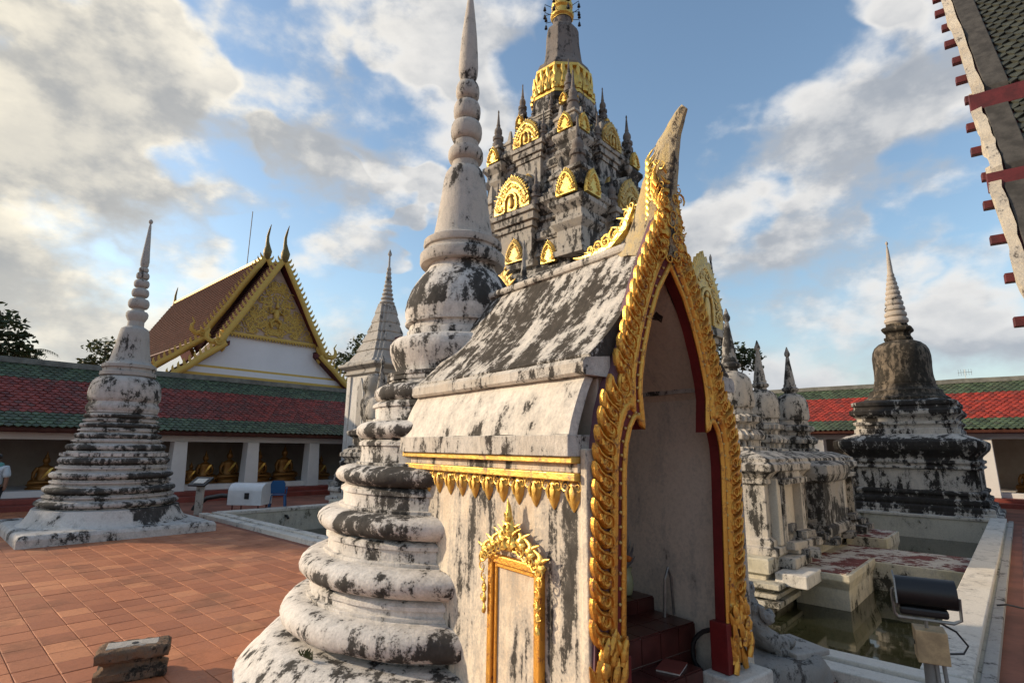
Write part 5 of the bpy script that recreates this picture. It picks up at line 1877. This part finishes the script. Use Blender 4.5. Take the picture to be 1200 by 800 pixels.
TIER3 = ((-.6, 1.15, 0.0), (1.0, 1.95, .16), (1.80, 6.0, .40))
for i, (xa, xb, up) in enumerate(TIER3):
    lean = .0
    y0 = -.05 * i
    n = 14
    dk = MB().prism([(xa, vz(xa) + up), (xb, vz(xb) + up), (xb, vz(xb) + up - .16), (xa, vz(xa) + up - .16)], lambda a, b, d: (a, d, b), -9.0, y0 - .09)
    dk.build('roof_deck', M['redwood'], vh)
    # tiles
    mb = MB()
    L_ = math.hypot(xb - xa, (xb - xa) * SL)
    rows, cols = int(L_ / .13), int(8.8 / .16)
    ux, uz = (xb - xa) / L_, (xb - xa) * SL / L_
    nx, nz = -uz, ux
    rr = random.Random(i)
    for r_ in range(rows):
        for c in range(cols):
            y = y0 - .30 - (c + .5 + .5 * (r_ % 2)) * .16
            s0 = r_ * .13 + rr.uniform(-.01, .01)
            l0 = .035 + rr.uniform(0, .015)
            pts = [(0, s0, l0), (.078, s0 + .07, l0), (.078, s0 + .2, .004), (-.078, s0 + .2, .004), (-.078, s0 + .07, l0)]
            vs = [(xa + ux * s + nx * h_, y + a, vz(xa) + up + uz * s + nz * h_) for a, s, h_ in pts]
            vs += [(xa + ux * s, y + a, vz(xa) + up + uz * s) for a, s, h_ in (pts[4], pts[0], pts[1])]
            mb.add(vs, [(0, 1, 2, 3, 4), (5, 6, 0, 4), (6, 7, 1, 0)])
    struct(mb.build('roof_tiles', M['tiledark'], vh), 'stuff')
    # grey verge planks beside the tiles
    MB().prism([(xa - .02, vz(xa) + up + .002), (xb, vz(xb) + up + .002), (xb, vz(xb) + up + .09), (xa - .02, vz(xa) + up + .09)], lambda a, b, d: (a, d, b), y0 - .36, y0 - .10).build('verge_plank', M['oldplank'], vh, bevel=.01)
    # eave fascia
    MB().box(xa - .07, xa - .005, -9.0, y0 + .10, vz(xa) + up - .27, vz(xa) + up - .01).build('eave_fascia', M['redwood'], vh, bevel=.008)
    # weathered barge board
    loops = []
    for k in range(25):
        t = k / 24
        x = xa - .05 + (xb - xa + .05) * t
        wv = .05 * math.sin(t * (xb - xa) * 6 + i)
        z = vz(x) + up
        th = .06 + .03 * math.sin(t * 17 + i)
        loops.append([(x, y0 - .08, z - .12 + wv), (x, y0 + .0 + th * .4, z - .10 + wv), (x, y0 + th * .5, z + .10 + wv * .7), (x, y0 - .08, z + .13 + wv * .7)])
    MB().loft(loops).rough(.03, 5, i).build('barge_board', M['drift'], vh, 40)
    # purlin ends
    pl_ = max(1, int(L_ / .60))
    for k in range(pl_):
        x = xa + (xb - xa) * (k + .55) / pl_
        z = vz(x) + up - .25
        MB().box(x - .05, x + .05, -.6, y0 + .12 + .03 * (k % 2), z - .055, z + .055).build('purlin_end', M['redwood'], vh, bevel=.008)
# walls that carry it, out of the picture to the right
MB().box(1.4, 9.5, -9.0, -1.6, 0, 6.2).build('hall_wall', M['white'], vh)

# ---------------------------------------------------------------- small things
fld = thing('floodlight', 'black floodlight on a bracket above a pale wooden box and grey post', 'floodlight', (3.12, 4.40, 0), R(-30))
fld.scale = (.84, .84, 1.0)
MB().lathe([(.065, 0), (.06, .05), (.055, .62)], 16).build('post', M['pipe'], fld, 50)
bx_ = MB().box(-.10, .13, -.12, .11, .50, .72).rough(.004, 8).build('wooden_box', M['wood'], fld, bevel=.006)
MB().box(-.107, -.101, -.03, .02, .60, .625).build('latch', M['black'], bx_)
for dx in (.03, .085):
    MB().tube([(dx, -.05, .50), (dx + .01, -.06, .3), (dx + .03, -.07, .0)], .016, 8).build('conduit', M['pipe'], fld, 50)
hd = []
for k in range(13):
    t = k / 12
    a = R(100) - t * R(250)
    hd.append((.02 - .12 * math.cos(a), .965 + .105 * math.sin(a)))
mb = MB().prism(hd, lambda a, b, d: (d, a, b), -.20, .24)
bo = mb.build('lamp_housing', M['black'], fld, 40)
MB().prism([(-.11, .86), (-.16, .90), (-.11, 1.06), (.06, 1.10), (.06, 1.085), (-.10, 1.045), (-.145, .90), (-.105, .87)], lambda a, b, d: (d, a, b), -.215, -.202).build('end_plate', M['steel'], bo)
MB().box(-.19, .17, -.05, .04, .80, .862).build('ballast', M['black'], bo, bevel=.02)
br = MB()
br.tube([(-.225, -.03, .98), (-.235, -.03, .93), (-.225, -.02, .80), (-.20, 0, .775), (.20, 0, .775), (.255, 0, .80), (.26, .0, .95)], .013, 6)
br.tube([(0, 0, .72), (0, 0, .775)], .015, 6)
br.build('bracket', M['steel'], fld, 50)
MB().tube([(.03, .0, .80), (.05, .02, .83), (.1, .05, .76), (.22, .1, .70), (.30, .16, .60), (.26, .15, .545), (.14, .05, .55)], .008, 6).build('cable', M['black'], fld, 50)

# kneeling worn statue behind the right door post
ks = thing('kneeling_statue', 'worn grey kneeling stone figure with hands raised beside the right door post', 'statue', (2.10, 5.08, 0), R(20))
ks.scale = (.88, .88, .9)
rb_ = MB()
rb_.loft([[(.13 + .5 * f * (abs(math.cos(a)) ** .5) * (1 if math.cos(a) > 0 else -1), -.05 + .38 * f * (abs(math.sin(a)) ** .5) * (1 if math.sin(a) > 0 else -1), z) for a in [2 * PI * (k + .5) / 40 for k in range(40)]] for f, z in ((1.02, 0), (1.03, .08), (1.0, .16), (1.01, .24), (.97, .31), (.88, .35), (.6, .36), (.3, .36))])
rb_.rough(.045, 5).rough(.02, 16).build('rock_base', M['statue'], ks, 70)
kb = MB()
kb.box(.22, .66, -.30, .20, .341, .40)
kb.rough(.02, 4).build('base_slab', M['concrete'], ks, bevel=.015)


def skin_body(name, verts, edges, radii, mat, parent, sub=2, loc=(0, 0, 0), rugged=0):
    me = bpy.data.meshes.new(name)
    me.from_pydata(verts, edges, [])
    o_ = bpy.data.objects.new(name, me)
    COL.objects.link(o_)
    o_.parent = parent
    o_.location = loc
    o_.modifiers.new('skin', 'SKIN')
    sk = me.skin_vertices[0].data
    for i, r_ in enumerate(radii):
        sk[i].radius = (r_, r_) if not isinstance(r_, tuple) else r_
        sk[i].use_root = (i == 0)
    s = o_.modifiers.new('sub', 'SUBSURF')
    s.levels = sub
    s.render_levels = sub
    me.materials.append(mat)
    for p in me.polygons:
        p.use_smooth = True
    o_.modifiers[0].use_smooth_shade = True
    if rugged:
        tx_ = bpy.data.textures.new('worn', 'CLOUDS')
        tx_.noise_scale = .07
        dp = o_.modifiers.new('worn', 'DISPLACE')
        dp.texture = tx_
        dp.strength = rugged
    return o_


# pelvis, belly, chest, neck, head ; arms raised in front ; folded legs
KV = [(0, 0, .46), (-.02, 0, .60), (-.04, 0, .74), (-.04, 0, .83), (-.045, -.01, .93), (-.05, -.01, 1.0),
      (-.04, -.13, .76), (.07, -.17, .66), (.15, -.06, .72), (-.04, .13, .76), (.07, .16, .66), (.16, .03, .73),
      (.16, -.12, .43), (.36, -.13, .42), (.16, .12, .43), (.38, .12, .42), (.10, -.16, .38), (.10, .16, .38)]
KE = [(0, 1), (1, 2), (2, 3), (3, 4), (4, 5), (2, 6), (6, 7), (7, 8), (2, 9), (9, 10), (10, 11), (0, 12), (12, 13), (0, 14), (14, 15), (13, 16), (15, 17)]
KR = [.14, .12, .13, .055, .085, .05, .06, .045, .03, .06, .045, .03, .10, .08, .10, .08, .06, .06]
skin_body('figure_body', KV, KE, KR, M['statue'], ks, 3, rugged=.06)

# broken moulded brick in the courtyard
bs_ = thing('carved_stone_block', 'mossy moulded brick fragment lying on the clay pavers', 'stone block', (-3.30, 5.26, .006), R(28))
bs_.scale = (.82, .82, .86)
bb = MB()
loops = []
sec_ = densify([(.0, 0), (.015, .02), (.015, .085), (-.02, .10), (-.055, .125), (-.06, .15), (-.03, .165), (-.03, .18), (.02, .20), (.025, .225), (.025, .275), (.0, .295), (-.03, .30)], .014)
for dx, z in sec_:
    hx, hy = .305 + dx, .165 + dx
    per = []
    for (xa, ya, xb, yb) in ((-hx, -hy, hx, -hy), (hx, -hy, hx, hy), (hx, hy, -hx, hy), (-hx, hy, -hx, -hy)):
        n_ = 22 if abs(xb - xa) > .1 else 12
        for k in range(n_):
            per.append((xa + (xb - xa) * k / n_, ya + (yb - ya) * k / n_, z))
    loops.append(per)
bb.loft(loops).rough(.016, 11).rough(.007, 40)
bb.build('block', M['brick'], bs_, 60)
MB().box(-.25, .22, -.095, .10, .288, .306).rough(.008, 9).build('raised_face', M['concrete'], bs_, bevel=.008)
MB().lathe([(.03, .300), (.032, .309), (.012, .310)], 12).build('socket', M['black'], bs_)

# sign stand, lamp housing, chair beyond the left pool corner
sg = thing('sign_stand', 'small slanted information stand on a post by the pool corner', 'sign', P(-.35, 16.75, 0), POOL_ROT + R(-60))
MB().box(-.10, .10, -.05, .05, 0, .80).rough(.01, 5).build('post', M['concrete'], sg, bevel=.01)
ps = MB().obox((0, -.02, .93), (.56, .05, .40), Matrix.Rotation(R(-58), 3, 'X')).build('panel_board', M['black'], sg)
MB().obox((.03, -.055, .955), (.34, .012, .22), Matrix.Rotation(R(-58), 3, 'X')).build('panel_sheet', M['panel'], ps)
fl_ = thing('lamp_housing', 'white barrel shaped lamp housing on legs by the pool edge', 'lamp', P(1.15, 16.9, 0), POOL_ROT + R(-50))
sec = [(-.36, .20), (-.36, .62)] + [(.36 * math.cos(a), .62 + .22 * math.sin(a)) for a in [PI - k * PI / 10 for k in range(11)]] + [(.36, .20)]
hs_ = MB().prism([(x, z) for x, z in sec], lambda a, b, d: (d, a, b), -.52, .52).build('shell', M['lampwhite'], fl_, 30)
MB().prism([(x * .86, .22 + (z - .2) * .92) for x, z in sec], lambda a, b, d: (d, a, b), -.56, -.525).build('dark_opening', M['black'], hs_, 30)
MB().box(.0, .14, -.375, -.362, .38, .56).build('marking', M['black'], hs_)
for x in (-.4, .4):
    for y in (-.26, .26):
        MB().tube([(x, y, 0), (x, y, .2)], .02, 6).build('leg', M['redwood'], fl_)
MB().tube([(-.5, 0, .42), (-.9, .0, .44), (-1.35, -.02, .36), (-1.7, -.05, .10), (-1.75, -.05, 0)], [.07, .07, .07, .065, .06], 10).build('hose', M['black'], fl_, 50)


def chair(loc, rot):
    c_ = thing('plastic_chair', 'blue plastic chair standing by the pool edge', 'chair', loc, rot)
    st = MB()
    st.loft([[(-.22, -.22, .42), (.22, -.22, .42), (.20, .20, .44), (-.20, .20, .44)], [(-.22, -.22, .455), (.22, -.22, .455), (.20, .20, .475), (-.20, .20, .475)]])
    st.build('seat', M['blue'], c_, bevel=.01)
    bk2 = MB()
    out = [(-.20, .50), (.20, .50), (.22, .80), (.16, .90), (-.16, .90), (-.22, .80)]
    bk2.prism(out, lambda a, b, d: (a, .19 + (b - .48) * .22 + d, b), 0, .03)
    bk2.build('backrest', M['blue'], c_, bevel=.008)
    for x in (-1, 1):
        for y in (-1, 1):
            MB().tube([(x * .24, y * .24 + (.03 if y > 0 else 0), 0), (x * .20, y * .19, .43)], [.028, .032], 8).build('leg', M['blue'], c_, 50)
        MB().tube([(x * .21, .23, .64), (x * .25, 0, .66), (x * .235, -.2, .62), (x * .22, -.2, .45)], .022, 8).build('armrest', M['blue'], c_, 50)
    return c_


chair(P(1.95, 16.75, 0), POOL_ROT + R(150))
# spout in the pool wall
o = MB().tube([(0, 0, 0), (0, -.1, -.02), (0, -.16, -.07)], .035, 8).build('water_spout', M['black'], loc=P(1.9, 15.99, -.12), rot=POOL_ROT)
tag(o, 'short dark water spout in the far left pool wall', 'spout')
# cable lying on the right kerb
o = MB().tube([(0, 0, 0), (.1, .03, .02), (.35, -.05, .01), (.7, -.12, 0), (1.2, -.1, 0)], .012, 6).build('cable', M['black'], loc=P(3.4, -.40, .10), rot=POOL_ROT - PI / 2)
tag(o, 'thin black cable running from the right pool kerb over the pavers', 'cable')

# person -----------------------------------------------------------------------
pe_ = thing('person', 'person in pale shirt with teal shoulders and black trousers walking by the left chedi', 'person', (-12.05, 13.15, 0), R(200))
BV = [(0, 0, .95), (0, 0, 1.10), (0, .01, 1.28), (0, .01, 1.42), (0, 0, 1.50), (0, -.01, 1.60),
      (.19, 0, 1.38), (.25, .02, 1.12), (.25, -.06, .88), (-.19, 0, 1.38), (-.25, .03, 1.12), (-.24, .06, .87),
      (.10, 0, .88), (.11, -.09, .50), (.11, .02, .08), (-.10, 0, .88), (-.11, .07, .50), (-.11, .22, .10), (.11, -.12, .03), (-.11, .10, .03)]
BE = [(0, 1), (1, 2), (2, 3), (3, 4), (4, 5), (3, 6), (6, 7), (7, 8), (3, 9), (9, 10), (10, 11), (0, 12), (12, 13), (13, 14), (0, 15), (15, 16), (16, 17), (14, 18), (17, 19)]
BR = [.13, .125, .14, .09, .05, .075, .06, .045, .032, .06, .045, .032, .085, .06, .045, .085, .06, .045, .035, .035]
skin_body('body', BV, BE, BR, M['skin'], pe_)
SV = [(0, 0, .93), (0, 0, 1.10), (0, .01, 1.28), (0, .01, 1.42), (.19, 0, 1.39), (.255, .02, 1.16), (-.19, 0, 1.39), (-.255, .03, 1.16)]
skin_body('shirt', SV, [(0, 1), (1, 2), (2, 3), (3, 4), (4, 5), (3, 6), (6, 7)], [.165, .165, .175, .11, .085, .085, .085, .085], M['shirt'], pe_)
skin_body('shoulder_yoke', [(0, .01, 1.43), (.15, 0, 1.435), (-.15, 0, 1.435)], [(0, 1), (0, 2)], [.10, .075, .075], M['teal'], pe_)
TV = [(0, 0, .90), (.10, 0, .85), (.11, -.09, .50), (.11, .02, .12), (-.10, 0, .85), (-.11, .07, .50), (-.11, .22, .14)]
skin_body('trousers', TV, [(0, 1), (1, 2), (2, 3), (0, 4), (4, 5), (5, 6)], [.16, .11, .085, .07, .11, .085, .07], M['trousers'], pe_)
hm = MB().ball((0, .015, 1.655), (.088, .10, .075), 12, 8)
hm.build('hair', M['hair'], pe_, 60)


# trees ------------------------------------------------------------------------
def tree(label, loc, blobs, trunk, leaf, nleaf, seed, mat, group=None):
    t_ = thing('tree', label, 'tree', loc, 0, group)
    rnd = random.Random(seed)
    tk = MB()
    top = max(b[2] for b in blobs)
    tk.tube([(0, 0, 0), (.1, .05, top * .35), (-.05, 0, top * .7), (0, 0, top)], [trunk, trunk * .8, trunk * .5, trunk * .2], 8)
    for b in blobs:
        tk.tube([(0, 0, b[2] * .45), (b[0] * .5, b[1] * .5, b[2] * .8), (b[0], b[1], b[2])], [trunk * .4, trunk * .25, .03], 6)
    tk.build('trunk', M['bark'], t_, 60)
    lf = MB()
    for i in range(nleaf):
        b = rnd.choice(blobs)
        while True:
            d = Vector((rnd.uniform(-1, 1), rnd.uniform(-1, 1), rnd.uniform(-1, 1)))
            if .25 < d.length < 1:
                break
        q = mnoise.noise(Vector((b[0], b[1], b[2])) + d * 2.2)
        if q < -.08:
            continue
        d = d * (.75 + .45 * max(0, q))
        c = Vector((b[0] + d.x * b[3], b[1] + d.y * b[3], b[2] + d.z * b[3] * .75))
        a = Vector((rnd.uniform(-1, 1), rnd.uniform(-1, 1), rnd.uniform(-.6, .6))).normalized()
        e = a.cross(Vector((rnd.uniform(-1, 1), rnd.uniform(-1, 1), rnd.uniform(-1, 1)))).normalized()
        s = leaf * rnd.uniform(.6, 1.3)
        lf.add([c - a * s, c + e * s * .45, c + a * s, c - e * s * .45], [(0, 1, 2, 3)])
    lf.build('crown', mat, t_)
    return t_


def pxy(az, dist):
    return (dist * math.sin(R(az)), dist * math.cos(R(az)), 0)


tree('dark broad leaved tree behind the gallery roof beyond the left edge', pxy(-44.5, 46), [(-1.5, 0, 9.6, 2.4), (.6, 0, 8.6, 2.2), (-2.5, 0, 7.2, 2.6), (1.6, 0, 7.0, 1.7), (-4, 0, 9, 2.6)], .35, .22, 5200, 2, M['leaf'])
tree('small pale tree top showing between the left chedi and the gallery', pxy(-37.0, 52), [(0, 0, 9.1, 1.6), (1.2, 0, 8.2, 1.3), (-1.0, 0, 7.7, 1.2)], .25, .2, 1600, 3, M['leafb'])
tree('leafy tree behind the white spired hall', pxy(-15.2, 50), [(0, 0, 10.6, 2.0), (-1.6, 0, 9.2, 1.7), (1.8, 0, 10.8, 1.7), (3.4, 0, 9.6, 1.8)], .3, .2, 3600, 4, M['leafb'])
tree('leafy tree behind the small stupas of the tower platform', pxy(21.6, 52), [(0, 0, 10.4, 2.2), (2.0, 0, 10.0, 1.8), (-2, 0, 10.6, 1.8)], .3, .2, 3000, 5, M['leaf'])
tree('tall unseen tree added beyond the left gallery to shade the ringed courtyard chedi', (-31, 17.5, 0), [(0, 0, 10, 3.0), (-2, 2.2, 11.5, 3.0), (1, 3.8, 9.0, 2.8), (-1, -1.2, 7.5, 2.4), (1.5, 1.5, 7, 2.6)], .5, .34, 7000, 6, M['leaf'])  # out of view, added to keep the sun off the left chedi
pt = thing('palm_tree', 'feathery coconut palm beside the dark tree beyond the gallery', 'palm', pxy(-42.3, 48))
MB().tube([(0, 0, 0), (.2, 0, 3), (.3, 0, 6), (.2, 0, 7.6)], [.2, .16, .14, .12], 8).build('trunk', M['bark'], pt, 60)
for i in range(15):
    a = 2 * PI * i / 15 + random.uniform(-.2, .2)
    el = random.uniform(.1, 1.0)
    fr = MB()
    pts = []
    ln = random.uniform(1.7, 2.3)
    for k in range(9):
        t = k / 8
        hr = ln * t * math.cos(el * (1 - t * .4))
        pts.append(Vector((.2 + hr * math.cos(a), hr * math.sin(a), 7.6 + ln * (math.sin(el) * t - .75 * t * t))))
    fr.tube(pts, [.03 * (1 - .8 * k / 8) for k in range(9)], 4)
    for k in range(1, 8):
        for kk in (0, .5):
            p0 = pts[k] * (1 - kk) + pts[k + 1] * kk
            tg = (pts[k + 1] - pts[k]).normalized()
            sd = tg.cross(Vector((0, 0, 1))).normalized()
            for s in (-1, 1):
                l_ = .55 * (1 - .5 * abs(k - 4) / 4)
                tip = p0 + sd * s * l_ * .8 + tg * .25 + Vector((0, 0, -.3 * l_ - .1))
                fr.add([p0, p0 + tg * .06, tip], [(0, 1, 2)])
    fr.build('frond', M['leaf'], pt)
# aerial on the far gallery ridge
an = MB()
an.tube([(0, 0, 0), (0, 0, .8)], .02, 6)
an.tube([(-.5, 0, .55), (.5, 0, .55)], .015, 6)
for i in range(6):
    an.tube([(-.45 + i * .18, 0, .3), (-.45 + i * .18, 0, .8)], .012, 5)
o = an.build('aerial', M['steel'], loc=P(25.3, .55, 5.26), rot=GR_ROT)
o.scale = (.5, .5, .55)
tag(o, 'small grey aerial on the ridge of the far right gallery', 'aerial')
